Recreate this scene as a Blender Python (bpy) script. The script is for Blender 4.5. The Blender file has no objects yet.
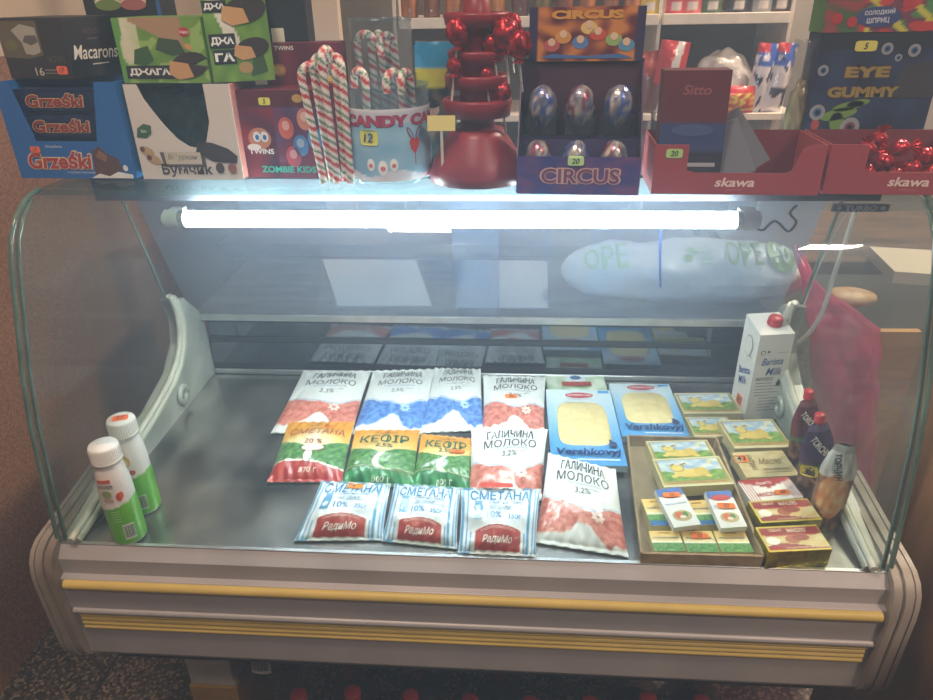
import bpy, math, random
import numpy as np
from mathutils import Vector, Matrix, noise
from mathutils.geometry import tessellate_polygon
S = bpy.context.scene
COL = S.collection
rnd = random.Random(11)
V = Vector
PI = math.pi

# ------------------------------------------------------------------ camera
YAW, PITCH, ROLL = math.radians(4.41), math.radians(27.35), math.radians(-1.15)
CAM = V((0.0816, -0.7939, 0.7692)); F = 694.8
_cy, _sy, _cp, _sp = math.cos(YAW), math.sin(YAW), math.cos(PITCH), math.sin(PITCH)
FW = V((-_sy*_cp, _cy*_cp, -_sp)); _rt = V((_cy, _sy, 0)); _up = _rt.cross(FW)
RT = _rt*math.cos(ROLL) + _up*math.sin(ROLL); UP = -_rt*math.sin(ROLL) + _up*math.cos(ROLL)
cd = bpy.data.cameras.new('camera'); cam = bpy.data.objects.new('camera', cd); COL.objects.link(cam)
cd.sensor_width = 36; cd.lens = F/933*36; cd.clip_start = .02
cam.matrix_world = Matrix(((RT.x, UP.x, -FW.x, CAM.x), (RT.y, UP.y, -FW.y, CAM.y), (RT.z, UP.z, -FW.z, CAM.z), (0, 0, 0, 1)))
S.camera = cam

def un(px, py, z=None, y=None, x=None):
    """the point of a real plane (z, y or x fixed) seen at a pixel of the photograph"""
    d = FW + RT*((px-466.5)/F) + UP*((350-py)/F)
    if z is not None: t = (z-CAM.z)/d.z
    elif y is not None: t = (y-CAM.y)/d.y
    else: t = (x-CAM.x)/d.x
    return CAM + d*t

# ------------------------------------------------------------------ materials
def lin(c):
    return tuple(((v/255)/12.92 if v/255 <= .04045 else ((v/255+.055)/1.055)**2.4) for v in c[:3])
_M = {}
def nodes(name):
    m = bpy.data.materials.new(name); m.use_nodes = True
    nt = m.node_tree; nt.nodes.clear()
    out = nt.nodes.new('ShaderNodeOutputMaterial')
    return m, nt, out
def mat(name, c, rough=.5, metal=0, var=.06, scale=30, bump=0, bscale=200, coat=0, stretch=(1, 1, 1), c2=None, detail=3, spec=.5):
    if name in _M: return _M[name]
    m, nt, out = nodes(name); N = nt.nodes.new; L = nt.links.new
    p = N('ShaderNodeBsdfPrincipled'); L(p.outputs[0], out.inputs[0])
    p.inputs['Roughness'].default_value = rough; p.inputs['Metallic'].default_value = metal
    p.inputs['Coat Weight'].default_value = coat; p.inputs['Specular IOR Level'].default_value = spec
    tc = N('ShaderNodeTexCoord'); mp = N('ShaderNodeMapping'); L(tc.outputs['Object'], mp.inputs[0]); mp.inputs['Scale'].default_value = stretch
    nz = N('ShaderNodeTexNoise'); nz.inputs['Scale'].default_value = scale; nz.inputs['Detail'].default_value = detail; L(mp.outputs[0], nz.inputs[0])
    r = N('ShaderNodeValToRGB'); L(nz.outputs['Fac'], r.inputs[0])
    a = lin(c); b = lin(c2) if c2 else tuple(v*(1-2*var) for v in a)
    if not c2: a = tuple(min(1, v*(1+var)) for v in a)
    r.color_ramp.elements[0].position = .35; r.color_ramp.elements[1].position = .65
    r.color_ramp.elements[0].color = (*b, 1); r.color_ramp.elements[1].color = (*a, 1)
    L(r.outputs[0], p.inputs['Base Color'])
    if bump:
        n2 = N('ShaderNodeTexNoise'); n2.inputs['Scale'].default_value = bscale; L(mp.outputs[0], n2.inputs[0])
        bp = N('ShaderNodeBump'); bp.inputs['Strength'].default_value = bump; bp.inputs['Distance'].default_value = .002
        L(n2.outputs['Fac'], bp.inputs['Height']); L(bp.outputs[0], p.inputs['Normal'])
    _M[name] = m; return m
def printed(name, rough=.4, metal=0, coat=0, bump=0, bscale=90):
    """surface whose own printed colours are stored on the mesh"""
    if name in _M: return _M[name]
    m, nt, out = nodes(name); N = nt.nodes.new; L = nt.links.new
    p = N('ShaderNodeBsdfPrincipled'); L(p.outputs[0], out.inputs[0])
    at = N('ShaderNodeAttribute'); at.attribute_name = 'Col'; L(at.outputs['Color'], p.inputs['Base Color'])
    p.inputs['Roughness'].default_value = rough; p.inputs['Metallic'].default_value = metal; p.inputs['Coat Weight'].default_value = coat
    if bump:
        tc = N('ShaderNodeTexCoord'); n2 = N('ShaderNodeTexNoise'); n2.inputs['Scale'].default_value = bscale; n2.inputs['Detail'].default_value = 4
        L(tc.outputs['Object'], n2.inputs[0]); bp = N('ShaderNodeBump'); bp.inputs['Strength'].default_value = bump; bp.inputs['Distance'].default_value = .003
        L(n2.outputs['Fac'], bp.inputs['Height']); L(bp.outputs[0], p.inputs['Normal'])
    _M[name] = m; return m
def glass(name, tint=(250, 253, 252), dust=.03, dustcol=(205, 210, 215), ior=1.45, rough=.02, dscale=6, lo=.35, hi=.75, streak=(1, 1, 1), refl=.6):
    """thin sheet: clear, a fresnel reflection and a film of dust that scatters light"""
    if name in _M: return _M[name]
    m, nt, out = nodes(name); N = nt.nodes.new; L = nt.links.new
    t = N('ShaderNodeBsdfTransparent'); t.inputs[0].default_value = (*lin(tint), 1)
    g = N('ShaderNodeBsdfGlossy'); g.inputs['Roughness'].default_value = rough
    r0 = ((ior-1)/(ior+1))**2
    lw = N('ShaderNodeLayerWeight'); lw.inputs[0].default_value = .5
    pw_ = N('ShaderNodeMath'); pw_.operation = 'POWER'; pw_.inputs[1].default_value = 5; L(lw.outputs['Facing'], pw_.inputs[0])
    fr = N('ShaderNodeMath'); fr.operation = 'MULTIPLY_ADD'; fr.inputs[1].default_value = (1-r0)*refl; fr.inputs[2].default_value = r0; L(pw_.outputs[0], fr.inputs[0])
    m1 = N('ShaderNodeMixShader'); L(fr.outputs[0], m1.inputs[0]); L(t.outputs[0], m1.inputs[1]); L(g.outputs[0], m1.inputs[2])
    d = N('ShaderNodeBsdfDiffuse'); d.inputs[0].default_value = (*lin(dustcol), 1)
    tr = N('ShaderNodeBsdfTranslucent'); tr.inputs[0].default_value = (*lin(dustcol), 1)
    m2 = N('ShaderNodeMixShader'); m2.inputs[0].default_value = .5; L(d.outputs[0], m2.inputs[1]); L(tr.outputs[0], m2.inputs[2])
    tc = N('ShaderNodeTexCoord'); mp = N('ShaderNodeMapping'); mp.inputs['Scale'].default_value = streak
    nz = N('ShaderNodeTexNoise'); nz.inputs['Scale'].default_value = dscale; nz.inputs['Detail'].default_value = 5
    L(tc.outputs['Object'], mp.inputs[0]); L(mp.outputs[0], nz.inputs[0])
    mr = N('ShaderNodeMapRange'); mr.inputs['From Min'].default_value = lo; mr.inputs['From Max'].default_value = hi
    mr.inputs['To Min'].default_value = dust*.5; mr.inputs['To Max'].default_value = dust*1.6
    L(nz.outputs['Fac'], mr.inputs['Value'])
    m3 = N('ShaderNodeMixShader'); L(mr.outputs[0], m3.inputs[0]); L(m1.outputs[0], m3.inputs[1]); L(m2.outputs[0], m3.inputs[2])
    L(m3.outputs[0], out.inputs[0]); _M[name] = m; return m
def emit(name, c, s):
    m, nt, out = nodes(name); e = nt.nodes.new('ShaderNodeEmission'); e.inputs[0].default_value = (*c, 1); e.inputs[1].default_value = s
    nt.links.new(e.outputs[0], out.inputs[0]); return m
FILM = printed('printed_film', .30, 0, .35, .35, 28)
CARD = printed('printed_card', .5, 0, .05)
PAPER = printed('printed_paper', .75)
FOIL = printed('printed_foil', .25, .55, 0, .5, 120)
CRINK = printed('printed_crinkled_film', .2, .15, .3, .6, 70)
CLEAR = glass('clear_plastic', (238, 242, 244), .06, (215, 222, 230), 1.4, .08)
CELLO = glass('cellophane', (240, 240, 240), .10, (225, 225, 228), 1.45, .12, 40)

# ------------------------------------------------------------------ mesh building
class Sf:
    """a surface patch fn(u,v) of real width W and height H (metres)"""
    def __init__(s, fn, W, H): s.fn, s.W, s.H = fn, W, H
    def at(s, u, v, off=0):
        p = s.fn(u, v)
        if off:
            e = .002
            a = s.fn(min(u+e, 1), v)-s.fn(max(u-e, 0), v); b = s.fn(u, min(v+e, 1))-s.fn(u, max(v-e, 0))
            n = a.cross(b)
            if n.length > 1e-12: p = p + n.normalized()*off
        return p
_T = {}
def glyphs(body, bold):
    k = (body, bold)
    if k in _T: return _T[k]
    cu = bpy.data.curves.new('lettering', 'FONT'); cu.body = body; cu.offset = bold; cu.resolution_u = 3; cu.align_x = 'CENTER'; cu.fill_mode = 'FRONT'; cu.dimensions = '2D'
    o = bpy.data.objects.new('lettering', cu); COL.objects.link(o); dg = bpy.context.evaluated_depsgraph_get()
    e = o.evaluated_get(dg); me = e.to_mesh()
    vs = [(v.co.x, v.co.y) for v in me.vertices]; fs = [tuple(p.vertices) for p in me.polygons]
    e.to_mesh_clear(); bpy.data.objects.remove(o); bpy.data.curves.remove(cu)
    if vs:
        xs = [a for a, b in vs]; ys = [b for a, b in vs]; cx = (min(xs)+max(xs))/2; y0 = min(ys); hh = max(ys)-y0; ww = max(xs)-min(xs)
        vs = [(x-cx, y-(y0+hh/2)) for x, y in vs]
    else: hh = ww = 1
    _T[k] = (vs, fs, ww, hh); return _T[k]
class MB:
    def __init__(s): s.v = []; s.c = []; s.f = []; s.m = []; s.mats = []; s.sm = []
    def mi(s, m):
        if m not in s.mats: s.mats.append(m)
        return s.mats.index(m)
    def add(s, vs, fs, m, col=(200, 200, 200), smooth=False):
        b = len(s.v); s.v += [V(p) for p in vs]
        s.c += list(col) if isinstance(col, list) else [lin(col)]*len(vs)
        k = s.mi(m)
        for f in fs: s.f.append(tuple(b+i for i in f)); s.m.append(k); s.sm.append(smooth)
        return s
    def hexa(s, p, m, col=(200, 200, 200)):  # p: 4 bottom, 4 top
        return s.add(p, [(3, 2, 1, 0), (4, 5, 6, 7), (0, 1, 5, 4), (1, 2, 6, 5), (2, 3, 7, 6), (3, 0, 4, 7)], m, col)
    def box(s, x0, x1, y0, y1, z0, z1, m, col=(200, 200, 200)):
        return s.hexa([(x0, y0, z0), (x1, y0, z0), (x1, y1, z0), (x0, y1, z0), (x0, y0, z1), (x1, y0, z1), (x1, y1, z1), (x0, y1, z1)], m, col)
    def prism(s, pts, ext, m, col=(200, 200, 200), smooth=False):
        """closed outline (3-D points) pushed along ext"""
        n = len(pts); a = [V(p) for p in pts]; b = [p+V(ext) for p in a]
        tri = tessellate_polygon([a])
        fs = [tuple(t) for t in tri]+[tuple(n+i for i in reversed(t)) for t in tri]
        s.add(a+b, fs, m, col)
        s.add(a+b, [(i, i+n, (i+1) % n+n, (i+1) % n) for i in range(n)], m, col, smooth); return s
    def sweep(s, prof, ext, m, col=(200, 200, 200), thick=.004):
        """open profile in y,z given a thickness, swept along x"""
        n = len(prof); P = [V(p) for p in prof]; nr = []
        for i in range(n):
            t = (P[min(i+1, n-1)]-P[max(i-1, 0)]).normalized(); nr.append(V((0, -t.z, t.y)))
        out = [p-q*thick for p, q in zip(P, nr)]
        for side in (P, out):
            s.add(side+[p+V(ext) for p in side], [(i, i+1, i+1+n, i+n) for i in range(n-1)], m, col, True)
        A, B = [P[0], out[0]], [P[-1], out[-1]]
        for q in (A, B): s.add(q+[p+V(ext) for p in q], [(0, 1, 3, 2)], m, col)
        for e in (V((0, 0, 0)), V(ext)):
            s.add([p+e for p in P]+[p+e for p in out], [(i, i+1, i+1+n, i+n) for i in range(n-1)], m, col)
        return s
    def paint(s, sf, nu, nv, m, fn, off=0, smooth=True):
        vs = []; cs = []
        for j in range(nv+1):
            for i in range(nu+1):
                u, v = i/nu, j/nv; vs.append(sf.at(u, v, off)); cs.append(lin(fn(u, v)))
        w = nu+1
        return s.add(vs, [(j*w+i, j*w+i+1, (j+1)*w+i+1, (j+1)*w+i) for j in range(nv) for i in range(nu)], m, cs, smooth)
    def poly(s, sf, pts, m, col, off=.0006):
        tri = tessellate_polygon([[V((a*sf.W, b*sf.H, 0)) for a, b in pts]])
        return s.add([sf.at(a, b, off) for a, b in pts], [tuple(t) for t in tri], m, col)
    def rect(s, sf, u0, u1, v0, v1, m, col, off=.0006, n=1):
        vs = []; 
        for k in range(n+1):
            u = u0+(u1-u0)*k/n; vs += [sf.at(u, v0, off), sf.at(u, v1, off)]
        return s.add(vs, [(2*k, 2*k+2, 2*k+3, 2*k+1) for k in range(n)], m, col)
    def oval(s, sf, cu, cv, rx, ry, m, col, off=.0006, rot=0, n=24):
        pts = []
        for k in range(n):
            a = 2*PI*k/n; x, y = rx*math.cos(a), ry*math.sin(a)
            pts.append((cu+(x*math.cos(rot)-y*math.sin(rot))/sf.W, cv+(x*math.sin(rot)+y*math.cos(rot))/sf.H))
        c = sf.at(cu, cv, off); vs = [c]+[sf.at(a, b, off) for a, b in pts]
        return s.add(vs, [(0, k+1, (k+1) % n+1) for k in range(n)], m, col)
    def text(s, sf, body, cu, cv, h, m, col, w=None, off=.0011, bold=0.0, rot=0, arc=0, shear=0):
        vs, fs, ww, hh = glyphs(body, bold); k = h/hh; kx = (w/ww) if w else k
        P = []
        for x, y in vs:
            X, Y = x*kx + y*k*shear, y*k
            if arc: Y += arc*(1-(2*x/ww)**2)
            X, Y = X*math.cos(rot)-Y*math.sin(rot), X*math.sin(rot)+Y*math.cos(rot)
            P.append(sf.at(cu+X/sf.W, cv+Y/sf.H, off))
        return s.add(P, fs, m, col)
    def lathe(s, c, prof, m, n=24, col=(200, 200, 200), cfn=None, axis=None, cap=True, rot=0):
        """prof: (radius, height) list; axis: Matrix turning z to any direction"""
        c = V(c); R = axis or Matrix.Identity(3); vs = []; cs = []
        for r, z in prof:
            for k in range(n):
                a = 2*PI*k/n+rot; vs.append(c+R @ V((r*math.cos(a), r*math.sin(a), z))); cs.append(lin(cfn(a, z) if cfn else col))
        fs = [(j*n+k, j*n+(k+1) % n, (j+1)*n+(k+1) % n, (j+1)*n+k) for j in range(len(prof)-1) for k in range(n)]
        s.add(vs, fs, m, cs, True)
        if cap:
            s.add(vs[:n], [tuple(range(n-1, -1, -1))], m, cs[:n]); s.add(vs[-n:], [tuple(range(n))], m, cs[-n:])
        return s
    def tube(s, pts, r, m, n=8, col=(200, 200, 200), cfn=None, flat=1):
        pts = [V(p) for p in pts]; vs = []; cs = []; ref = V((.3, .2, .93)).normalized(); L = 0
        t0 = (pts[1]-pts[0]).normalized(); a = t0.cross(ref); a = a.normalized() if a.length > .1 else t0.cross(V((1, 0, 0))).normalized()
        for i, p in enumerate(pts):
            t = (pts[min(i+1, len(pts)-1)]-pts[max(i-1, 0)]).normalized(); a = (a-t*a.dot(t)).normalized(); b = t.cross(a)
            if i: L += (pts[i]-pts[i-1]).length
            rr = r[i] if isinstance(r, (list, tuple)) else r
            for k in range(n):
                th = 2*PI*k/n; vs.append(p+a*(rr*math.cos(th))+b*(rr*math.sin(th)*flat)); cs.append(lin(cfn(th, L) if cfn else col))
        fs = [(j*n+k, j*n+(k+1) % n, (j+1)*n+(k+1) % n, (j+1)*n+k) for j in range(len(pts)-1) for k in range(n)]
        s.add(vs, fs, m, cs, True); s.add(vs[:n], [tuple(range(n-1, -1, -1))], m, cs[:n]); s.add(vs[-n:], [tuple(range(n))], m, cs[-n:]); return s
    def blob(s, c, rx, ry, rz, m, col=(200, 200, 200), n=16, amp=0, fq=8, cfn=None, seed=0):
        c = V(c); vs = []; cs = []; nn = n//2+2
        for j in range(nn+1):
            ph = PI*j/nn
            for k in range(n):
                th = 2*PI*k/n; d = V((math.sin(ph)*math.cos(th), math.sin(ph)*math.sin(th), math.cos(ph)))
                q = 1+amp*noise.noise(d*fq+V((seed, 0, 0))) if amp else 1
                vs.append(c+V((d.x*rx, d.y*ry, d.z*rz))*q); cs.append(lin(cfn(d) if cfn else col))
        return s.add(vs, [(j*n+k, (j+1)*n+k, (j+1)*n+(k+1) % n, j*n+(k+1) % n) for j in range(nn) for k in range(n)], m, cs, True)
    def build(s, name, parent=None, bevel=0, origin=None):
        me = bpy.data.meshes.new(name)
        if parent is not None:
            inv = Matrix.LocRotScale(parent.location, parent.rotation_euler, None)
            pp = parent
            while pp.parent: pp = pp.parent; inv = Matrix.LocRotScale(pp.location, pp.rotation_euler, None) @ inv
            inv = inv.inverted(); P = [inv @ p for p in s.v]; loc = V((0, 0, 0))
        else:
            if origin is None:
                xs = [p.x for p in s.v]; ys = [p.y for p in s.v]; zs = [p.z for p in s.v]
                origin = V(((min(xs)+max(xs))/2, (min(ys)+max(ys))/2, min(zs)))
            loc = V(origin); P = [p-loc for p in s.v]
        me.from_pydata([tuple(p) for p in P], [], s.f)
        for m in s.mats: me.materials.append(m)
        me.polygons.foreach_set('material_index', s.m); me.polygons.foreach_set('use_smooth', s.sm)
        ca = me.color_attributes.new('Col', 'FLOAT_COLOR', 'POINT')
        ca.data.foreach_set('color', [x for c in s.c for x in (c[0], c[1], c[2], 1)])
        me.update(); o = bpy.data.objects.new(name, me); COL.objects.link(o); o.location = loc
        if parent is not None: o.parent = parent
        if bevel:
            b = o.modifiers.new('bevel', 'BEVEL'); b.width = bevel; b.segments = 3; b.limit_method = 'ANGLE'
        return o
def tag(o, label, cat, group=None, kind=None):
    if label: o['label'] = label
    if cat: o['category'] = cat
    if group: o['group'] = group
    if kind: o['kind'] = kind
    return o
def thing(name, label, cat, loc, group=None, rz=0):
    o = bpy.data.objects.new(name, None); COL.objects.link(o); o.empty_display_size = .02
    o.location = V(loc); o.rotation_euler = (0, 0, rz); return tag(o, label, cat, group)
def struct(name, mb, bevel=0, kind='structure'):
    o = mb.build(name, bevel=bevel); o['kind'] = kind; return o
def mix(a, b, t): t = max(0, min(1, t)); return tuple(a[i]+(b[i]-a[i])*t for i in range(3))
def nz(x, y=0, z=0): return noise.noise(V((x, y, z)))

class Fr:
    """box frame: O front-bottom-left, X right, Y back, Z up (full edge vectors)"""
    def __init__(s, O, X, Y, Z): s.O, s.X, s.Y, s.Z = V(O), V(X), V(Y), V(Z)
    def p(s, a, b, c): return s.O+s.X*a+s.Y*b+s.Z*c
    @property
    def front(s): return Sf(lambda u, v: s.p(u, 0, v), s.X.length, s.Z.length)
    @property
    def back(s): return Sf(lambda u, v: s.p(1-u, 1, v), s.X.length, s.Z.length)
    @property
    def right(s): return Sf(lambda u, v: s.p(1, u, v), s.Y.length, s.Z.length)
    @property
    def left(s): return Sf(lambda u, v: s.p(0, 1-u, v), s.Y.length, s.Z.length)
    @property
    def top(s): return Sf(lambda u, v: s.p(u, v, 1), s.X.length, s.Y.length)
    def box(s, mb, m, col=(200, 200, 200)):
        return mb.hexa([s.p(0, 0, 0), s.p(1, 0, 0), s.p(1, 1, 0), s.p(0, 1, 0), s.p(0, 0, 1), s.p(1, 0, 1), s.p(1, 1, 1), s.p(0, 1, 1)], m, col)
    def base(s): return s.p(.5, .5, 0)
    def sub(s, a0, a1, b0, b1, c0, c1): return Fr(s.p(a0, b0, c0), s.X*(a1-a0), s.Y*(b1-b0), s.Z*(c1-c0))
def slab(px, z, t, zb=None):
    """lying box from the four seen corners of its top face (TL TR BR BL); z front, zb back height"""
    zb = z if zb is None else zb
    TL, TR, BR, BL = un(*px[0], z=zb), un(*px[1], z=zb), un(*px[2], z=z), un(*px[3], z=z)
    X = ((TR-TL)+(BR-BL))/2; Y = ((TL-BL)+(TR-BR))/2; c = (TL+TR+BR+BL)/4
    Y = Y - X.normalized()*Y.dot(X.normalized()); Z = X.cross(Y).normalized()*t
    return Fr(c-X/2-Y/2-Z, X, Y, Z)
def stand(bl, br, top, z, depth, ymin=None, lean=0):
    """standing box from the seen foot of its front face and the pixel row of its top"""
    A, B = un(*bl, z=z), un(*br, z=z)
    if ymin is not None:
        for q in (A, B):
            pass
        dy = max(0, ymin-min(A.y, B.y))
        if dy:
            A = un(bl[0], bl[1], y=A.y+dy); B = un(br[0], br[1], y=B.y+dy); A.z = B.z = z
    X = B-A; H = un((bl[0]+br[0])/2, top, y=(A.y+B.y)/2).z-z
    n = V((-X.y, X.x, 0)).normalized()
    return Fr(A, X, n*depth, V((0, 0, H))+n*lean)
def sticker(parent, sf, cu, cv, w, h, txt, col=(250, 120, 50), off=.0022, rot=0, tcol=(40, 30, 30), name='price_sticker'):
    mb = MB(); pts = []
    for k in range(20):
        a = 2*PI*k/20; x = w/2*math.copysign(abs(math.cos(a))**.35, math.cos(a)); y = h/2*math.copysign(abs(math.sin(a))**.35, math.sin(a))
        pts.append((cu+(x*math.cos(rot)-y*math.sin(rot))/sf.W, cv+(x*math.sin(rot)+y*math.cos(rot))/sf.H))
    mb.poly(sf, pts, PAPER, col, off); mb.poly(sf, pts, PAPER, col, off-.0004)
    if txt: mb.text(sf, txt, cu, cv, h*.6, PAPER, tcol, off=off+.0006, bold=.01, rot=rot, shear=.2)
    o = mb.build(name, parent); o['label'] = ('orange' if col[0] > 220 and col[1] < 160 else 'yellow' if col[0] > 200 else 'pale green')+' handwritten price sticker'; return o
# ------------------------------------------------------------------ the room
ZF = -.85
def terrazzo():
    m, nt, out = nodes('terrazzo_tile'); N = nt.nodes.new; L = nt.links.new
    p = N('ShaderNodeBsdfPrincipled'); L(p.outputs[0], out.inputs[0]); p.inputs['Roughness'].default_value = .45
    tc = N('ShaderNodeTexCoord'); vo = N('ShaderNodeTexVoronoi'); vo.inputs['Scale'].default_value = 150; L(tc.outputs['Object'], vo.inputs[0])
    r = N('ShaderNodeValToRGB'); L(vo.outputs['Color'], r.inputs[0]); r.color_ramp.interpolation = 'CONSTANT'
    for pos, c in ((0, (52, 44, 38)), (.34, (92, 80, 68)), (.5, (150, 132, 112)), (.62, (66, 56, 48)), (.8, (112, 98, 84))):
        e = r.color_ramp.elements[0] if pos == 0 else r.color_ramp.elements.new(pos); e.color = (*lin(c), 1)
    br = N('ShaderNodeTexBrick'); br.offset = 0; br.inputs['Scale'].default_value = 1; br.inputs['Brick Width'].default_value = .3; br.inputs['Row Height'].default_value = .3; br.inputs['Mortar Size'].default_value = .004
    L(tc.outputs['Object'], br.inputs[0]); mx = N('ShaderNodeMixRGB'); L(br.outputs['Fac'], mx.inputs[0]); L(r.outputs[0], mx.inputs[1]); mx.inputs[2].default_value = (*lin((35, 30, 26)), 1)
    L(mx.outputs[0], p.inputs['Base Color']); return m
WALLB = mat('brown_plaster', (176, 130, 100), .85, var=.16, scale=130, bump=.3, bscale=160, c2=(132, 94, 72))
BEIGE = mat('beige_paint', (226, 204, 180), .8, var=.03, scale=5)
BOARD = mat('brown_laminate', (170, 122, 80), .5, var=.15, scale=14, stretch=(1, 1, .15))
struct('floor', MB().box(-1.4, 2.4, -2.2, 2.7, ZF-.05, ZF, terrazzo()))
struct('wall_left', MB().box(-1.35, -1.25, -.9, 2.5, ZF, .64, WALLB).box(-1.35, -1.245, -.9, 2.5, .64, 2.2, BEIGE))
struct('wall_back', MB().box(-1.35, 2.3, 2.4, 2.5, ZF, 2.2, mat('back_wall_paint', (150, 140, 128), .8, scale=4)))
struct('wall_right', MB().box(.80, .87, -.5, .35, ZF, .26, BOARD).box(2.2, 2.3, .2, 2.5, ZF, 2.2, WALLB))
struct('ceiling', MB().box(-1.35, 2.3, -2.2, 2.5, 2.2, 2.25, mat('ceiling_paint', (205, 200, 190), .9)))

# ------------------------------------------------------------------ the refrigerated display case
W = .63; D = .56; ZS = .515
case = thing('display_case', 'curved glass refrigerated display counter lit by a fluorescent tube', 'display case', (0, .28, ZF))
STEEL = mat('dull_steel', (170, 168, 166), .34, .85, var=.12, scale=9, c2=(118, 118, 120), stretch=(1, 3, 1), bump=.06, bscale=60)
DECK = mat('worn_tray_steel', (200, 198, 192), .24, .8, var=.2, scale=6, c2=(100, 102, 100), stretch=(1.6, 1, 1), bump=.22, bscale=24, detail=10)
ALU = mat('aluminium', (200, 202, 204), .3, .8)
GREY = mat('silver_grey_panel', (186, 178, 178), .45, .2, var=.05, scale=7)
YEL = mat('yellow_plastic', (222, 190, 104), .45, 0, var=.04, scale=12)
CAP = mat('grubby_white_plastic', (168, 156, 144), .5, 0, var=.2, scale=5, c2=(118, 100, 86), stretch=(2, 2, 1))
LINER = mat('white_liner_plastic', (188, 190, 180), .35, 0, var=.1, scale=9, c2=(140, 146, 136))
RIM = mat('cream_rim_plastic', (196, 196, 180), .35, 0, var=.08, scale=12)
BLACKG = mat('dark_mirror_glass', (112, 118, 126), .06, 1, var=.1, scale=3, spec=.5)
BLACK = mat('black_gasket', (22, 23, 25), .4)
# tray
mb = MB(); mb.box(-.605, .605, .004, D-.01, -.02, 0, DECK)
mb.build('tray', case, .002)
mb = MB(); mb.prism([(-.632, y, z) for y, z in [(.004, .002), (-.002, .002), (-.018, -.016), (-.018, -.055), (.004, -.055)]], (1.264, 0, 0), GREY); mb.box(-.63, .63, -.003, .0035, .001, .0035, ALU)
mb.build('front_lip', case, .0006)
# bumper panels
mb = MB(); prof = [(-.018, -.045), (-.028, -.048), (-.028, -.112), (-.022, -.118), (-.022, -.222), (-.012, -.238), (.03, -.245), (.03, -.05)]
mb.prism([(-.632, y, z) for y, z in prof], (1.264, 0, 0), GREY); mb.build('front_panel', case, .0015)
def strip(z, r, x=.625, y=-.031):
    m = MB(); m.tube([(-x, y, z), (x, y, z)], r, YEL, 12, flat=1); return m
strip(-.0575, .0085, .625, -.029).build('bumper_strip', case)
MB().tube([(-.628, -.027, -.117), (.628, -.027, -.117)], .006, GREY, 10).build('ridge', case)
for k in range(4): strip(-.1295-.0092*k, .0052, .622, -.0225).build('bumper_rib', case)
# end caps with moulded ridges
def capprof(s): 
    P = [(.20, .040), (.06, .022), (.015, .018), (-.008, .014), (-.024, .005), (-.035, -.010), (-.040, -.028), (-.042, -.050), (-.040, -.190), (-.037, -.208), (-.030, -.222), (-.019, -.233), (-.005, -.240), (.02, -.245), (.2, -.245)]
    c = V((.08, -.12)); return [(c.x+(y-c.x)*s, c.y+(z-c.y)*s) for y, z in P]
for sx in (-1, 1):
    mb = MB()
    for x0, x1, s in ((.631, .642, .985), (.642, .646, .96), (.646, .657, 1.0), (.657, .661, .97), (.661, .668, .985)):
        mb.prism([(sx*x0, y, z) for y, z in capprof(s)], (sx*(x1-x0), 0, 0), CAP, smooth=True)
    mb.build('end_cap', case, .0022)
    # inner liner with raised curved rim
    P = [(0, -.02), (.01, .006), (.175, .040), (.30, .058), (.40, .085), (.452, .125), (.468, .17), (.455, .225), (.49, .215), (.545, .16), (.56, .147), (.56, -.02)]
    mb = MB(); mb.prism([(sx*.604, y, z) for y, z in P], (sx*.030, 0, 0), LINER)
    ln = mb.build('liner', case, .003)
    for off, r in ((0, .009), (.017, .006)):
        arc = [(0, .006), (.09, .022), (.175, .038), (.25, .048), (.32, .060), (.38, .075), (.42, .095), (.448, .12), (.462, .15), (.467, .18), (.462, .21), (.452, .23)]
        MB().tube([(sx*(.606), y-off*.6, z+off*.55) for y, z in arc], r, RIM, 10).build('rim', ln)
    kb = MB().lathe((sx*.603, .40, .036), [(.022, 0), (.022, .004), (.019, .007), (.008, .007), (.008, .004), (.0, .004)], LINER, 28, axis=Matrix.Rotation(-sx*PI/2, 3, 'Y'))
    for q in (-1, 1): kb.lathe((sx*.5955, .40+q*.012, .036), [(.002, 0), (.002, .001)], BLACK, 8, axis=Matrix.Rotation(-sx*PI/2, 3, 'Y'))
    kb.build('fixing_disc', ln)
# back: rails, mirror doors, work top
MB().box(-.60, .60, D-.008, D+.012, 0, .012, ALU).build('back_rail', case, .002)
MB().box(-.60, .60, D-.004, D+.03, .012, .028, BLACK).build('gasket', case)
MB().box(-.60, .60, D+.004, D+.012, .028, .135, BLACKG).build('back_panel', case)
MB().box(-.60, .60, D-.001, D+.007, .078, .090, BLACK).box(-.60, .60, D-.004, D+.004, .028, .080, BLACKG).build('back_panel', case)
MB().box(-.60, .60, D-.006, D+.012, .130, .141, BLACK).build('gasket', case)
MB().box(-.62, .62, D-.012, D+.35, .141, .150, STEEL).build('work_top', case, .002)
MB().box(-.62, .62, D-.016, D-.010, .138, .153, ALU).build('top_rail', case, .001)
# body behind and under the tray
DARKB = mat('dark_painted_body', (60, 56, 54), .6)
mb = MB(); mb.box(-.63, .63, .03, D+.35, -.30, -.03, DARKB); mb.box(-.63, .63, D+.33, D+.35, -.3, .141, DARKB); mb.build('body', case, .003)
for sx in (-1, 1):
    for y in (D-.05, D+.30): MB().box(sx*.60-.02, sx*.60+.02, y-.02, y+.02, ZF, -.29, DARKB).build('leg', case, .002)
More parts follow.
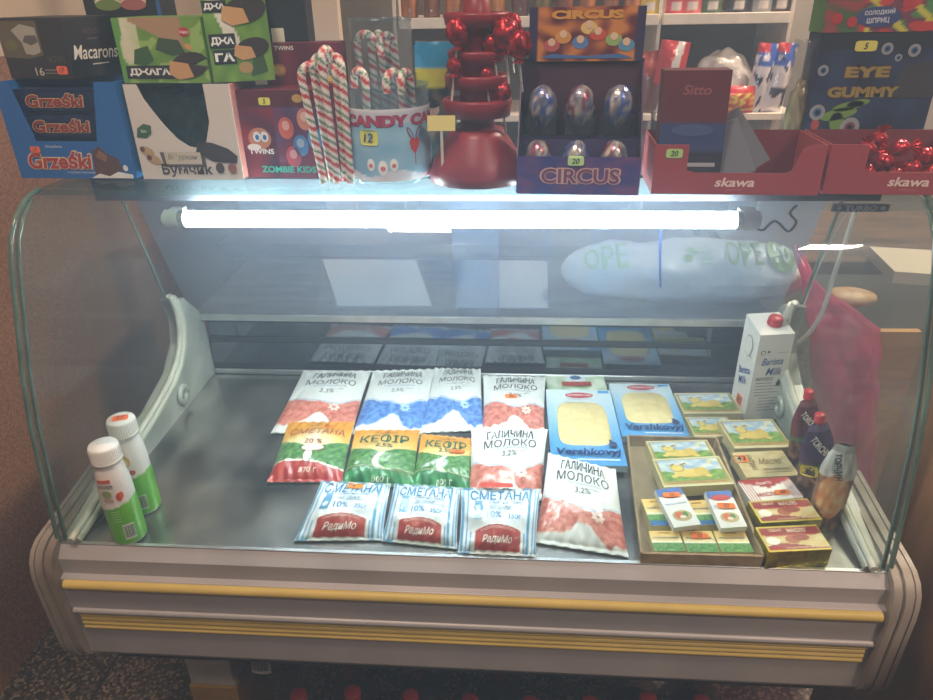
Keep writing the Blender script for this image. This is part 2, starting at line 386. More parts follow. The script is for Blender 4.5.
# glass
GL = glass('showcase_glass', (244, 250, 248), .03, (190, 205, 225), 1.4, .012, 3, streak=(.5, 3, 3), refl=.35)
GLS = glass('side_glass', (248, 251, 250), .04, (190, 195, 198), 1.35, .012, 4)
GLR = glass('rear_sliding_glass', (228, 236, 245), .20, (186, 202, 230), 1.5, .05, 2.2, .3, .75)
GEDGE = mat('green_glass_edge', (92, 112, 100), .15, 0, var=.15, scale=20)
gp = [(0, .003), (.012, .10), (.026, .20), (.045, .28), (.068, .35), (.084, .40), (.096, .435), (.112, .467), (.135, .492), (.160, .507), (.182, .513), (.2, .515)]
mb = MB(); mb.sweep([(-.633, y, z) for y, z in gp], (1.266, 0, 0), GL, thick=.0045)
fg = mb.build('front_glass', case)
for sx in (-1, 1):
    MB().tube([(sx*.634, y-.002, z+.001) for y, z in gp], .0036, GEDGE, 8).build('glass_edge', fg)
    mb = MB(); P = [(y+.006, z) for y, z in gp[:-2]]+[(.20, .508), (.385, .508), (.47, .225), (.45, .13), (.40, .075), (.3, .04), (.15, .02)]
    mb.prism([(sx*.628, y, z) for y, z in P], (sx*.005, 0, 0), GLS); sg = mb.build('side_glass', case)
    e = [(y+.009, z) for y, z in gp[:-2]]; MB().tube([(sx*.630, y, z) for y, z in e], .003, GEDGE, 8).build('glass_edge', sg)
    MB().tube([(sx*.6305, .385, .507), (sx*.6305, .47, .225)], .003, GEDGE, 8).build('glass_edge', sg)
def rear(y0, z0, y1, z1, x0, x1, dy):
    return MB().hexa([(x0, y0+dy, z0), (x1, y0+dy, z0), (x1, y0+dy+.004, z0), (x0, y0+dy+.004, z0), (x0, y1+dy, z1), (x1, y1+dy, z1), (x1, y1+dy+.004, z1), (x0, y1+dy+.004, z1)], GLR)
rear(.545, .153, .40, .50, -.62, .05, 0).build('rear_door', case)
rear(.545, .153, .40, .50, -.04, .62, .008).build('rear_door', case)
SHG = glass('shelf_glass', (225, 240, 236), .02, (170, 190, 200), 1.5, .03, 8, refl=.25)
MB().box(-.64, .64, .196, .50, ZS-.008, ZS-.0005, SHG).build('top_shelf', case, .001)
MB().box(-.615, .64, .300, .318, .470, .5065, mat('galvanised_rail', (84, 88, 98), .6, .2)).build('shelf_rail', case, .001)
# lamp
lamp = V((-.018, .27, .449))
TUBE = emit('fluorescent_tube', (.86, .93, 1.0), 48)
ty, tz = .27, .449
tl = MB().tube([(-.46, ty, tz), (.425, ty, tz)], .0128, TUBE, 20).build('lamp_tube', case)
WH = mat('white_lamp_plastic', (225, 228, 228), .4)
mb = MB()
for x0, x1 in ((-.485, -.462), (.427, .450)):
    mb = MB()
    mb.tube([(x0, ty, tz), (x1, ty, tz)], .0148, WH, 18); mb.box(min(x0, x1), max(x0, x1), ty, .30, tz-.006, tz+.012, WH)
    mb.tube([(x0-.004 if x0 < 0 else x1+.004, ty, tz), (x0 if x0 < 0 else x1, ty, tz)], .010, WH, 12); mb.build('lamp_holder', case)
for x0, x1 in ((-.463, -.452), (.418, .427)): MB().tube([(x0, ty, tz), (x1, ty, tz)], .0134, ALU, 18).build('tube_collar', case)
def curve(pts, n=8):
    out = []; P = [V(p) for p in pts]
    for i in range(len(P)-1):
        a, b, c, d = P[max(i-1, 0)], P[i], P[i+1], P[min(i+2, len(P)-1)]
        for k in range(n):
            t = k/n; out.append(.5*((2*b)+(c-a)*t+(2*a-5*b+4*c-d)*t*t+(3*b-a-3*c+d)*t**3))
    return out+[P[-1]]
BW = mat('black_wire', (25, 25, 28), .5); WW = mat('white_cable', (215, 205, 195), .45)
def pw(l, y): return [un(a, b, y=y) for a, b in l]
MB().tube(curve(pw([(752, 224), (762, 230), (775, 221), (788, 231), (796, 222), (790, 213), (797, 205)], .31)), .0022, BW, 6).build('lamp_wire', case)
MB().tube(curve(pw([(662, 218), (660, 250), (660.5, 287)], .30)), .0022, mat('navy_cord', (40, 60, 110), .5), 6).build('hanging_cord', case)
MB().tube(curve(pw([(856, 208), (846, 240), (834, 275), (823, 310), (810, 332), (795, 345)], .47)), .0045, WW, 8).build('cable', case)
MB().tube(curve(pw([(850, 206), (838, 228), (815, 275), (800, 315)], .50)), .0018, WW, 6).build('cable', case)
# ------------------------------------------------------------------ dairy pouches lying on the tray
def pouch(name, label, cat, group, px, zb, zt, T, paintfn, deco, stick=None, seed=0, stickspec=None, nu=56, nv=84, seal=.035):
    """px: TL TR BR BL pixels, zt/zb heights of the top and bottom edge above the tray, T thickness"""
    TL, TR, BR, BL = un(*px[0], z=zt), un(*px[1], z=zt), un(*px[2], z=zb), un(*px[3], z=zb)
    Wd = ((TR-TL).length+(BR-BL).length)/2; H = ((TL-BL).length+(TR-BR).length)/2
    n = (TR-TL).cross(TL-BL).normalized(); n = n if n.z > 0 else -n
    def bil(u, v): return BL*(1-u)*(1-v)+BR*u*(1-v)+TL*(1-u)*v+TR*u*v
    def prof(u, v):
        vv = max(0, min(1, (v-seal)/(1-2*seal)))
        a = max(0, 1-abs(2*u-1)**2.8)**.7; b = max(0, math.sin(PI*vv**.75))**.85
        return a*b
    def front(u, v):
        e = prof(u, v); edge = (1-min(1, e*1.2))
        # the sides pull in between the seals, the film creases near the corners
        pin = math.sin(PI*v)**.5 if 0 < v < 1 else 0
        uu = u+(.5-u)*.035*pin
        wr = .0017*math.sin(u*46+seed+4*math.sin(v*5+seed))*max(0, abs(2*v-1)-.55)*2.4 + .0032*nz(u*4+seed, v*5, seed)*min(1, e*2) + .0012*nz(u*14+seed*3, v*8)*min(1, e*2)
        wr += .0016*math.sin(3*PI*u+seed)*math.sin(2.2*PI*v+seed*2)*min(1, e*1.5)
        return bil(uu, v)+n*(T*e+wr)
    def back(u, v):
        pin = math.sin(PI*v)**.5 if 0 < v < 1 else 0
        return bil(1-u+(u-.5)*.035*pin, v)-n*(.002+.0015*prof(1-u, v))
    T *= .60
    sf = Sf(front, Wd, H); mb = MB()
    mb.paint(sf, nu, nv, FILM, paintfn)
    mb.paint(Sf(back, Wd, H), 12, 12, FILM, lambda u, v: (215, 218, 220))
    # film edge closing front and back, drawn as a thin skirt
    for side in (0, 1):
        k = 30; vs = []
        for j in range(k+1): v = j/k; vs += [front(side, v), back(1-side, v)]
        mb.add(vs, [(2*j, 2*j+1, 2*j+3, 2*j+2) for j in range(k)], FILM, (212, 216, 220))
        vs = []
        for j in range(k+1): u = j/k; vs += [front(u, side), back(1-u, side)]
        mb.add(vs, [(2*j, 2*j+1, 2*j+3, 2*j+2) for j in range(k)], FILM, (212, 216, 220))
    deco(mb, sf)
    o = mb.build(name); tag(o, label, cat, group)
    # crimped seals at both ends
    for v0, v1, nm in ((0, seal, 'seal'), (1-seal, 1, 'seal')):
        sb = MB(); ssf = Sf(lambda u, v, v0=v0, v1=v1: front(u, v0+(v1-v0)*v)+n*(.0006+.0004*math.sin(v*PI*7)), Wd, H*seal)
        sb.paint(ssf, 24, 10, FILM, lambda u, v, v0=v0, v1=v1: paintfn(u, v0+(v1-v0)*v)); sb.build(nm, o)
    if stick: sticker(o, sf, *stick)
    return o
INK = (58, 58, 66)
def milk(kind, seed):
    hi, lo = ((222, 146, 130), (190, 96, 82)) if kind == 'red' else ((112, 158, 220), (62, 110, 190))
    W0 = (226, 228, 226)
    def fn(u, v):
        r = .395+.055*math.sin(u*6.0+1.2)+.02*math.sin(u*13+seed)+.018*nz(u*9+seed)
        d = .10+.12*math.exp(-((u-.52)/.16)**2)+.03*nz(u*12, seed)
        if u > .62: d -= .05*math.sin((u-.62)*8)
        if v > r+.022: return W0
        if v > r+.012: return (150, 170, 196) if kind == 'red' else (130, 165, 205)
        if v > r: return (214, 222, 230)
        if v > d:
            t = .5+1.3*nz(u*13+seed, v*22)+.9*nz(u*40, v*46, seed)
            if abs(math.sin(u*17+v*26+3*nz(u*5, v*5))) < .16: t = 1.5
            return mix(lo, hi, t)
        if v > d-.012: return mix(hi, W0, .6)
        return W0
    def deco(mb, sf):
        mb.text(sf, 'ГАЛИЧИНА', .52, .875, .026, FILM, (50, 50, 62), w=.62*sf.W, arc=.006, bold=.016)
        mb.text(sf, 'СМАК ПО-ГАЛИЦЬКИ', .52, .845, .0045, FILM, (120, 146, 180), w=.36*sf.W, arc=.003)
        mb.text(sf, 'МОЛОКО', .52, .715, .022, FILM, INK, w=.70*sf.W, arc=.004, bold=.004)
        mb.text(sf, 'ПАСТЕРИЗОВАНЕ', .54, .635, .005, FILM, (120, 146, 180), w=.46*sf.W, arc=.002)
        mb.text(sf, '3,2%' if kind == 'red' else '2,5%', .52, .55, .016, FILM, INK, w=.20*sf.W)
        mb.text(sf, 'жиру', .70, .585, .004, FILM, INK)
        for q in range(7): mb.oval(sf, .70+.05*math.cos(q*.9), .29+.035*math.sin(q*.9), .0042, .0028, FILM, (240, 214, 202) if kind == 'red' else (176, 206, 240), off=.001, rot=q*.9)
    return fn, deco
G1 = 'pouches of milk lying on the steel tray'
def mk(px, kind, zb, zt, T, seed, label, stick=None):
    fn, deco = milk(kind, seed); return pouch('milk_pouch', label, 'milk', G1, px, zb, zt, T, fn, deco, stick, seed)
mk([(303, 371), (371, 371), (353, 432), (270, 433)], 'red', .004, .022, .028, 1, 'white milk pouch with red mountains, leftmost pouch of the back row')
mk([(373, 371), (435, 369), (422, 434), (352, 434)], 'blue', .004, .022, .028, 2, 'white milk pouch with blue mountains, second from the left in the back row')
mk([(435, 368), (481, 367), (484, 430), (418, 433)], 'blue', .004, .022, .028, 3, 'narrower looking white milk pouch with blue mountains, third from the left in the back row')
mk([(483, 376), (546, 377), (545, 434), (482, 434)], 'red', .004, .022, .026, 4, 'white milk pouch with red mountains and a small orange sticker, rightmost of the back row', (.45, .53, .026, .013, '40', (250, 130, 40)))
def folk(kind, seed):
    def fn(u, v):
        sky = mix((240, 226, 170), (226, 156, 52), (v-.5)/.45+.25*nz(u*4+seed, v*5)+.25*abs(2*u-1))
        if kind == 'smetana' and .32 < v < .85: sky = mix(sky, (240, 236, 205), 1.2-abs(2*u-1)*1.5-abs(v-.55)*2.0)
        ridge = .52+.09*abs(2*u-1)**.8*1.6+.02*nz(u*8+seed)-.06
        low = .12 if kind == 'kefir' else .24+.05*math.sin(u*4+.4)-.03
        if v > ridge: return sky
        if kind == 'smetana':
            if v < low: return mix((178, 46, 42), (196, 62, 52), nz(u*5, v*5)+.5)
            if v < low+.02: return (238, 232, 220)
        else:
            if v < .18+.05*math.sin(u*5): return mix((34, 120, 70), (70, 160, 100), .5+nz(u*6, v*9))
        path = .5+.08*math.sin(v*14)
        if abs(u-path) < .035+.10*max(0, .42-v)*(1 if v > .2 else 0) and v < .5 and kind == 'kefir': return (232, 232, 214)
        t = .5+.8*nz(u*16+seed, v*22)+.4*nz(u*50, v*60)
        return mix((44, 104, 56), (130, 174, 100), t)
    def deco(mb, sf):
        mb.text(sf, 'ГАЛИЧИНА', .5, .905, .004, FILM, (70, 50, 30), w=.34*sf.W, bold=.01)
        mb.poly(sf, [(.45, .935), (.5, .96), (.55, .935), (.5, .945)], FILM, (70, 50, 30), .001)
        if kind == 'kefir':
            mb.text(sf, 'КЕОІР', .5, .76, .022, FILM, (22, 96, 74), w=.74*sf.W, bold=.012, off=.0016); mb.rect(sf, .535, .558, .69, .83, FILM, (22, 96, 74), .0018)
            mb.text(sf, '2,5%', .52, .60, .013, FILM, (40, 50, 60), w=.26*sf.W, bold=.01)
            mb.text(sf, '800 г', .54, .075, .009, FILM, (230, 238, 220), w=.26*sf.W)
            pts = [(k/20, .21+.03*math.sin(k/20*6)) for k in range(21)]
            mb.poly(sf, pts+[(a, b+.012) for a, b in reversed(pts)], FILM, (214, 224, 190), .001)
        else:
            mb.text(sf, 'СМЕТАНА', .52, .74, .020, FILM, (170, 62, 44), w=.82*sf.W, bold=.004, off=.0016, arc=.006, rot=-.03)
            mb.text(sf, '20 %', .50, .575, .012, FILM, (160, 50, 40), w=.26*sf.W, bold=.01)
            mb.oval(sf, .52, .44, .022, .008, FILM, (150, 120, 84), off=.001)
            mb.oval(sf, .52, .455, .021, .008, FILM, (244, 240, 226), off=.0016)
            mb.oval(sf, .52, .475, .013, .007, FILM, (250, 248, 240), off=.002)
            mb.oval(sf, .48, .33, .008, .014, FILM, (244, 240, 226), off=.0012)
            mb.text(sf, '370 г', .52, .13, .010, FILM, (240, 222, 205), w=.24*sf.W, bold=.01)
    return fn, deco
for kind, px, zb, zt, T, seed, lab, st in (
    ('smetana', [(288, 422), (355, 422), (342, 482), (267, 482)], .004, .030, .026, 5, 'sour cream pouch with green hills and a red foot, left end of the middle row', (.62, .885, .024, .010, '65', (250, 150, 30))),
    ('kefir', [(355, 430), (420, 430), (414, 487), (341, 484)], .004, .030, .028, 6, 'green and yellow kefir pouch in the middle row beside the red footed sour cream', None),
    ('kefir', [(421, 434), (475, 439), (472, 490), (411, 486)], .005, .030, .026, 7, 'green and yellow kefir pouch tucked under the white milk pouch, with an orange sticker', (.72, .62, .028, .010, '74', (245, 120, 40)))):
    fn, deco = folk(kind, seed)
    pouch('sour_cream_pouch' if kind == 'smetana' else 'kefir_pouch', lab, 'sour cream' if kind == 'smetana' else 'kefir', None if kind == 'smetana' else 'green kefir pouches in the middle row', px, zb, zt, T, fn, deco, st, seed)
mk([(471, 430), (548, 429), (542, 500), (468, 505)], 'red', .008, .040, .030, 8, 'white milk pouch with red mountains lying in the middle, its foot under a striped pouch')
mk([(548, 453), (616, 470), (629, 557), (534, 542)], 'red', .005, .045, .032, 9, 'white milk pouch with red mountains, tilted, frontmost by the cardboard tray')
def stripes(seed):
    def fn(u, v):
        d = (u-.5)/.30
        if v < .36-.07*d*d and abs(d) < 1.0 and v > .04:
            return (186, 66, 58)
        e = (u-.5)/.335
        if v < .39-.07*e*e and abs(e) < 1.0: return (236, 240, 242)
        for a, b in ((.015, .045), (.075, .10), (.93, .955), (.865, .905), (.975, 1)):
            if a < u < b: return (88, 158, 204)
        if v < .28 and (.13 < u < .155 or .83 < u < .855): return (88, 158, 204)
        if v < .04 or v > .97: return (88, 158, 204) if int(u*40) % 2 else (225, 234, 240)
        return (228, 236, 242)
    def deco(mb, sf):
        B = (74, 146, 198)
        mb.text(sf, 'СМЕТАНА', .5, .85, .021, FILM, B, w=.76*sf.W, bold=.02)
        mb.text(sf, 'Смачна, тому', .58, .715, .009, FILM, (84, 130, 170), w=.42*sf.W, shear=.2)
        mb.text(sf, 'що свіжа!', .52, .645, .009, FILM, (84, 130, 170), w=.28*sf.W, shear=.2)
        mb.rect(sf, .34, .82, .60, .607, FILM, (120, 160, 190), .001, 8)
        mb.rect(sf, .56, .566, .44, .59, FILM, (120, 160, 190), .001)
        mb.text(sf, '10%', .44, .51, .0115, FILM, B, w=.19*sf.W, bold=.012)
        mb.text(sf, '350г', .70, .49, .009, FILM, B, w=.17*sf.W, bold=.01)
        mb.rect(sf, .17, .29, .44, .66, FILM, (110, 170, 214), .001, 3); mb.rect(sf, .185, .275, .66, .71, FILM, (110, 170, 214), .001, 2); mb.rect(sf, .175, .285, .72, .74, FILM, (110, 170, 214), .001, 2)
        mb.oval(sf, .23, .53, .005, .005, FILM, (226, 238, 246), off=.0016)
        mb.text(sf, 'РАДИВИЛІВМОЛОКО', .5, .275, .005, FILM, (240, 214, 206), w=.44*sf.W, arc=.005)
        mb.text(sf, 'РадиМо', .5, .165, .0135, FILM, (246, 236, 230), w=.38*sf.W, bold=.012, shear=.3, rot=.03)
    return fn, deco
for i, (px, zb, zt, lab, st) in enumerate((
    ([(321, 481), (391, 484), (383, 540), (293, 541)], .004, .040, 'blue striped sour cream pouch with orange sticker, left end of front row', (.52, .90, .030, .012, '44', (250, 150, 30), .0022, -.1)),
    ([(394, 484), (461, 488), (457, 549), (381, 541)], .004, .040, 'blue striped sour cream pouch in the middle of the front row', None),
    ([(461, 488), (541, 489), (536, 557), (458, 553)], .006, .046, 'blue striped sour cream pouch over the foot of a milk pouch, rightmost of three', None))):
    fn, deco = stripes(i); o = pouch('sour_cream_pouch', lab, 'sour cream', 'blue striped sour cream pouches in the front row', px, zb, zt, .030, fn, deco, st, 20+i, seal=.03)
    if i == 2: sticker(o, Sf(lambda u, v, TLc=un(461, 488, z=.046): V((TLc.x+.02+u*.075, TLc.y-.004+v*.012, .052+v*.002)), .075, .012), .5, .5, .055, .009, '', (206, 70, 56), 0.0, name='red_band')['label'] = 'red printed band'

# ------------------------------------------------------------------ sliced cheese in trays
def cheese_tray(px, z, zb, label, stick=None, green=False, full=True):
    fr = slab(px, z, .014, zb); t = thing('cheese_tray', label, 'cheese', fr.base(), 'trays of sliced cheese behind the milk')
    def edge(u, v): 
        du = min(u, 1-u)*fr.X.length; dv = min(v, 1-v)*fr.Y.length; return min(du, dv)
    def win(u, v):
        x, y = (u-.5)/.36, (v-.50)/.36
        if v > .5: return abs(x)**3.4+abs(max(0, y))**3.4 < 1
        return abs(x) < 1 and v > .20
    def fn(u, v):
        if green: return mix((150, 190, 140), (224, 232, 214), .5+nz(u*5, v*6)+.5*(v-.5))
        b = mix((206, 222, 230), (84, 156, 214), 1.15-v*1.5+.25*abs(2*u-1))
        return b
    mb = MB(); fr.box(mb, CARD, (176, 204, 222) if not green else (190, 212, 180)); mb.paint(fr.top, 48, 60, FILM, fn, off=.0004)
    sf = fr.top
    if full:
        mb.oval(sf, .5, .895, .031, .0125, FILM, (238, 240, 240), off=.003); mb.oval(sf, .5, .895, .029, .0108, FILM, (184, 52, 60), off=.0036)
        mb.text(sf, 'Cheese Up', .5, .895, .0095, FILM, (250, 244, 240), w=.048, off=.0042, bold=.01)
        mb.text(sf, 'Vershkovyj', .5, .125, .026, FILM, (30, 48, 104), w=.88*sf.W, bold=.03, off=.0052, shear=.15)
        mb.rect(sf, .35, .92, .055, .072, FILM, (214, 232, 244), .0012, 4)
        mb.oval(sf, .86, .225, .007, .008, FILM, (60, 70, 110), off=.0055); mb.oval(sf, .84, .26, .003, .006, FILM, (60, 70, 110), off=.0055, rot=.5)
        mb.rect(sf, .80, .97, .945, .985, FILM, (64, 150, 214), .0012, 2)
    else:
        mb.oval(sf, .5, .88, .022, .018, FILM, (228, 236, 240), off=.003); mb.oval(sf, .5, .90, .012, .009, FILM, (70, 110, 160), off=.0036)
        mb.rect(sf, .25, .75, .74, .82, FILM, (176, 70, 54), .0036, 4)
    mb.build('printed_tray', t, .001)
    # the block of slices, domed under the film
    N = 30; vs = []; rows = []
    def on(u, v): return fr.top.at(u, v, .002)
    out = []
    for k in range(48):
        a = 2*PI*k/48; x = math.cos(a); y = math.sin(a)
        q = .37; xx = q*math.copysign(abs(x)**.45, x); yy = math.copysign(abs(y)**(.55 if y > 0 else .3), y)
        out.append((.5+xx, .50+(.31 if y > 0 else .27)*yy if full else .30+.28*yy))
    cm = mat('pale_yellow_cheese', (236, 218, 160), .38, 0, var=.06, scale=60, c2=(222, 200, 140), coat=.3)
    cb = MB(); lo = [fr.top.at(u, v, .0008) for u, v in out]; c = (.5, .5 if full else .3)
    hi = [fr.top.at(c[0]+(u-c[0])*.94, c[1]+(v-c[1])*.94, .0036) for u, v in out]
    n = len(out); cb.add(lo+hi+[fr.top.at(*c, .0044)], [(k, (k+1) % n, n+(k+1) % n, n+k) for k in range(n)]+[(n+k, n+(k+1) % n, 2*n) for k in range(n)], cm, smooth=True)
    cb.build('cheese_slices', t)
    if stick: sticker(t, sf, *stick)
    return t
cheese_tray([(548, 374), (608, 374), (613, 430), (551, 430)], .008, .010, 'green edged sliced cheese pack, mostly hidden behind the blue cheese tray', None, True, False)
cheese_tray([(545, 390), (613, 390), (624, 467), (553, 464)], .024, .026, 'blue sliced cheese tray on the left, overlapped by the tilted milk pouch')
cheese_tray([(610, 384), (670, 384), (689, 438), (621, 436)], .016, .016, 'blue sliced cheese tray on the right, beside the cow picture boxes')

# ------------------------------------------------------------------ boxes of processed cheese with a cow picture
def cow_box(fr, label, group='flat boxes of cheese with a cow picture', stick=None):
    t = thing('processed_cheese_box', label, 'cheese', fr.base(), group)
    mb = MB(); fr.box(mb, CARD, (196, 186, 140)); sf = fr.top
    def fn(u, v):
        if not (.045 < u < .955 and .17 < v < .94): return (206, 198, 160) if not (.02 < u < .98 and .06 < v < .97) else (182, 160, 92)
        if not (.065 < u < .935 and .19 < v < .92): return (150, 130, 70)
        h = .46+.08*math.sin(u*8+1)
        if v > h: return mix((146, 176, 206), (206, 212, 206), .5+1.2*nz(u*6, v*7))
        return mix((78, 128, 56), (150, 176, 84), .5+.9*nz(u*12, v*14))
    mb.paint(sf, 44, 34, CARD, fn, off=.0003)
    Y1, Y2 = (216, 190, 104), (176, 148, 70); o = .0012
    mb.oval(sf, .48, .42, .26*sf.W, .15*sf.H, CARD, Y2, off=o-.0004); mb.oval(sf, .46, .44, .24*sf.W, .14*sf.H, CARD, Y1, off=o)
    mb.oval(sf, .30, .60, .10*sf.W, .12*sf.H, CARD, Y2, off=o+.0003); mb.oval(sf, .295, .61, .09*sf.W, .105*sf.H, CARD, Y1, off=o+.0006)
    mb.oval(sf, .62, .47, .10*sf.W, .15*sf.H, CARD, (204, 176, 90), off=o+.0006)
    mb.oval(sf, .24, .72, .05*sf.W, .03*sf.H, CARD, Y2, off=o+.0009, rot=.6); mb.oval(sf, .40, .74, .06*sf.W, .03*sf.H, CARD, Y2, off=o+.0009, rot=.4)
    mb.oval(sf, .22, .33, .05*sf.W, .05*sf.H, CARD, Y1, off=o+.0006); mb.oval(sf, .70, .31, .05*sf.W, .05*sf.H, CARD, Y1, off=o+.0006)
    mb.oval(sf, .80, .80, .035*sf.W, .05*sf.H, CARD, (228, 206, 120), off=o)
    mb.text(sf, 'СИР ПЛАВЛЕНИЙ ВЕРШКОВИЙ', .5, .115, .0042, CARD, (156, 60, 50), w=.82*sf.W, bold=.01)
    mb.build('box', t)
    for k, f in ((0, fr.front), (1, fr.right)):
        pass
    if stick: sticker(t, sf, *stick)
    return t
cow_box(slab([(674, 393), (731, 393), (741, 413), (684, 414)], .020, .016, .020), 'cow picture cheese box farthest back, in front of the rear rail')
cow_box(slab([(686, 417), (728, 417), (737, 436), (694, 437)], .018, .016, .018), 'small looking cow picture cheese box wedged behind the cardboard tray')
cow_box(slab([(722, 420), (779, 419), (786, 447), (730, 449)], .030, .024, .030), 'cow picture cheese box below the milk carton')

# ------------------------------------------------------------------ cardboard tray with small cheeses
KRAFT = mat('kraft_cardboard', (168, 146, 112), .8, 0, var=.08, scale=40, c2=(138, 116, 86))
KRAFTI = mat('kraft_cardboard_inside', (150, 132, 104), .85, 0, var=.08, scale=30)
tA, tB, tC, tD = un(628, 436, z=.024), un(716, 438, z=.024), un(763, 556, z=.024), un(642, 553, z=.024)
ct = thing('cardboard_tray', 'brown open cardboard tray holding small boxes of cheese', 'tray', ((tA+tC)/2).xy.to_3d())
mb = MB(); cor = [V((p.x, p.y, .001)) for p in (tD, tC, tB, tA)]
mb.hexa(cor+[p+V((0, 0, .003)) for p in cor], KRAFTI); mb.build('bottom', ct)
for a, b in ((tD, tC), (tC, tB), (tB, tA), (tA, tD)):
    a = V((a.x, a.y, .001)); b = V((b.x, b.y, .001)); d = (b-a).normalized(); n = V((-d.y, d.x, 0))*.004; H = V((0, 0, .024))
    o_ = -(b-a).normalized().cross(V((0, 0, 1)))*0
    MB().hexa([a, b, b+n, a+n, a+H-n*.6, b+H-n*.6, b+H+n*.4, a+H+n*.4], KRAFT).build('tray_wall', ct)
cow_box(slab([(648, 441), (710, 440), (717, 463), (653, 465)], .030, .024, .030), 'cow picture cheese box in the cardboard tray, the rear one, partly covered')
cow_box(slab([(655, 459), (723, 456), (730, 484), (661, 488)], .040, .022, .046), 'cow picture cheese box leaning forward on another inside the cardboard tray')
def small_cheese(fr, label, group, stick=None, white=False):
    blue = 'second tray row' in label
    t = thing('cheese_portion', label, 'cheese', fr.base(), group)
    mb = MB(); fr.box(mb, CARD, (214, 200, 150) if not white else (226, 226, 222)); sf = fr.top
    def fa(u, v):
        if v > .48+.05*nz(u*4): return mix((226, 182, 92), (238, 222, 176), .9-v+.4*nz(u*5, v*5)+.2)
        if v > .42: return (236, 232, 206)
        if v < .16 and blue: return (44, 104, 160)
        return mix((54, 116, 60), (128, 170, 90), .5+nz(u*11, v*9))
    def fb(u, v):
        if v > .80: return (70, 108, 176)
        return (232, 232, 228)
    mb.paint(sf, 26, 26, CARD, fb if white else fa, off=.0003)
    if white:
        mb.oval(sf, .5, .80, .016, .006, CARD, (188, 58, 60), off=.001)
        mb.text(sf, 'ВЕРШКОВИЙ', .5, .58, .0045, CARD, (52, 92, 160), w=.8*sf.W, bold=.01)
        mb.oval(sf, .5, .26, .36*sf.W, .14*sf.H, CARD, (196, 176, 130), off=.0008); mb.oval(sf, .44, .27, .2*sf.W, .09*sf.H, CARD, (214, 106, 62), off=.0012)
        mb.oval(sf, .62, .28, .1*sf.W, .07*sf.H, CARD, (86, 140, 70), off=.0015); mb.oval(sf, .5, .22, .12*sf.W, .04*sf.H, CARD, (236, 220, 190), off=.0018)
    else:
        mb.text(sf, 'вершковий', .5, .64, .005, CARD, (40, 80, 130), w=.8*sf.W, bold=.01); mb.rect(sf, .3, .7, .86, .91, CARD, (150, 110, 50), .0008)
    mb.build('box', t, .0006)
    if stick: sticker(t, sf, *stick)
    return t
gp1 = 'small yellow cheese boxes in the cardboard tray'
small_cheese(slab([(649, 531), (680, 531), (684, 551), (654, 551)], .020, .016), 'small yellow cheese box at the tray front, left of the three', gp1)
small_cheese(slab([(682, 531), (713, 531), (718, 552), (686, 552)], .020, .016), 'small yellow cheese box with an orange sticker, middle of the tray front', gp1, (.55, .72, .026, .011, '22', (246, 120, 50)))
small_cheese(slab([(715, 531), (746, 531), (752, 552), (720, 552)], .020, .016), 'small yellow cheese box at the tray front, right of the three', gp1)
small_cheese(slab([(644, 499), (668, 499), (672, 525), (648, 526)], .022, .018), 'small yellow cheese box in the second tray row, left of the tilted white box', gp1)
small_cheese(slab([(687, 501), (711, 500), (715, 524), (692, 526)], .022, .018), 'small yellow cheese box in the second tray row, between two white boxes', gp1)
gp2 = 'white cheese boxes lying on the small yellow ones'
small_cheese(slab([(658, 489), (684, 487), (697, 524), (671, 529)], .034, .011, .046), 'white and blue cheese box with orange sticker propped up on the left of the tray', gp2, (.5, .80, .028, .010, '22', (246, 130, 50), .0024, -.1), True)
small_cheese(slab([(707, 492), (733, 490), (744, 527), (719, 528)], .034, .011, .046), 'white and blue cheese box with orange sticker propped up on the right of the tray', gp2, (.55, .56, .028, .011, '22', (246, 130, 50), .0024, -.1), True)

# ------------------------------------------------------------------ butter on the right
fr = slab([(734, 453), (785, 450), (797, 476), (744, 477)], .026, .022, .028)
t = thing('butter_pack', 'kraft beige butter block with brown vertical lettering and an orange sticker', 'butter', fr.base())
mb = MB(); fr.box(mb, PAPER, (196, 180, 134)); sf = fr.top; mb.paint(sf, 20, 16, PAPER, lambda u, v: mix((206, 190, 146), (190, 170, 120), .5+nz(u*6, v*5)), off=.0003)
mb.text(sf, 'МЛАДАН', .27, .55, .012, PAPER, (92, 66, 40), w=.6*sf.H, rot=PI/2-.05, bold=.01); mb.text(sf, 'Масло', .62, .58, .016, PAPER, (110, 74, 40), w=.42*sf.W, bold=.0, shear=.3)
mb.text(sf, 'солодковершкове', .64, .26, .006, PAPER, (110, 80, 50), w=.5*sf.W); mb.rect(sf, .42, .9, .14, .17, PAPER, (140, 110, 70)); mb.build('wrapper', t, .002)
sticker(t, sf, .10, .70, .022, .020, '43', (250, 130, 50))
fr = slab([(741, 480), (792, 477), (800, 497), (748, 503)], .026, .022, .028)
t = thing('butter_pack', 'white butter block with red stripes behind the two gold foil blocks', 'butter', fr.base())
mb = MB(); fr.box(mb, FILM, (220, 214, 210)); sf = fr.top
mb.paint(sf, 60, 12, FILM, lambda u, v: (176, 50, 48) if ((u < .2 or u > .80) and int(u*40) % 2) or (v > .55+.35*abs(2*u-1) ) else (232, 228, 222), off=.0003)
mb.text(sf, 'МАСЛО', .38, .26, .010, FILM, (176, 46, 52), w=.42*sf.W, bold=.03); mb.text(sf, 'РадиМо', .45, .78, .009, FILM, (246, 230, 226), w=.3*sf.W, bold=.01, shear=.3); mb.build('wrapper', t, .002)
sticker(t, sf, .66, .28, .024, .012, '68', (250, 130, 40))
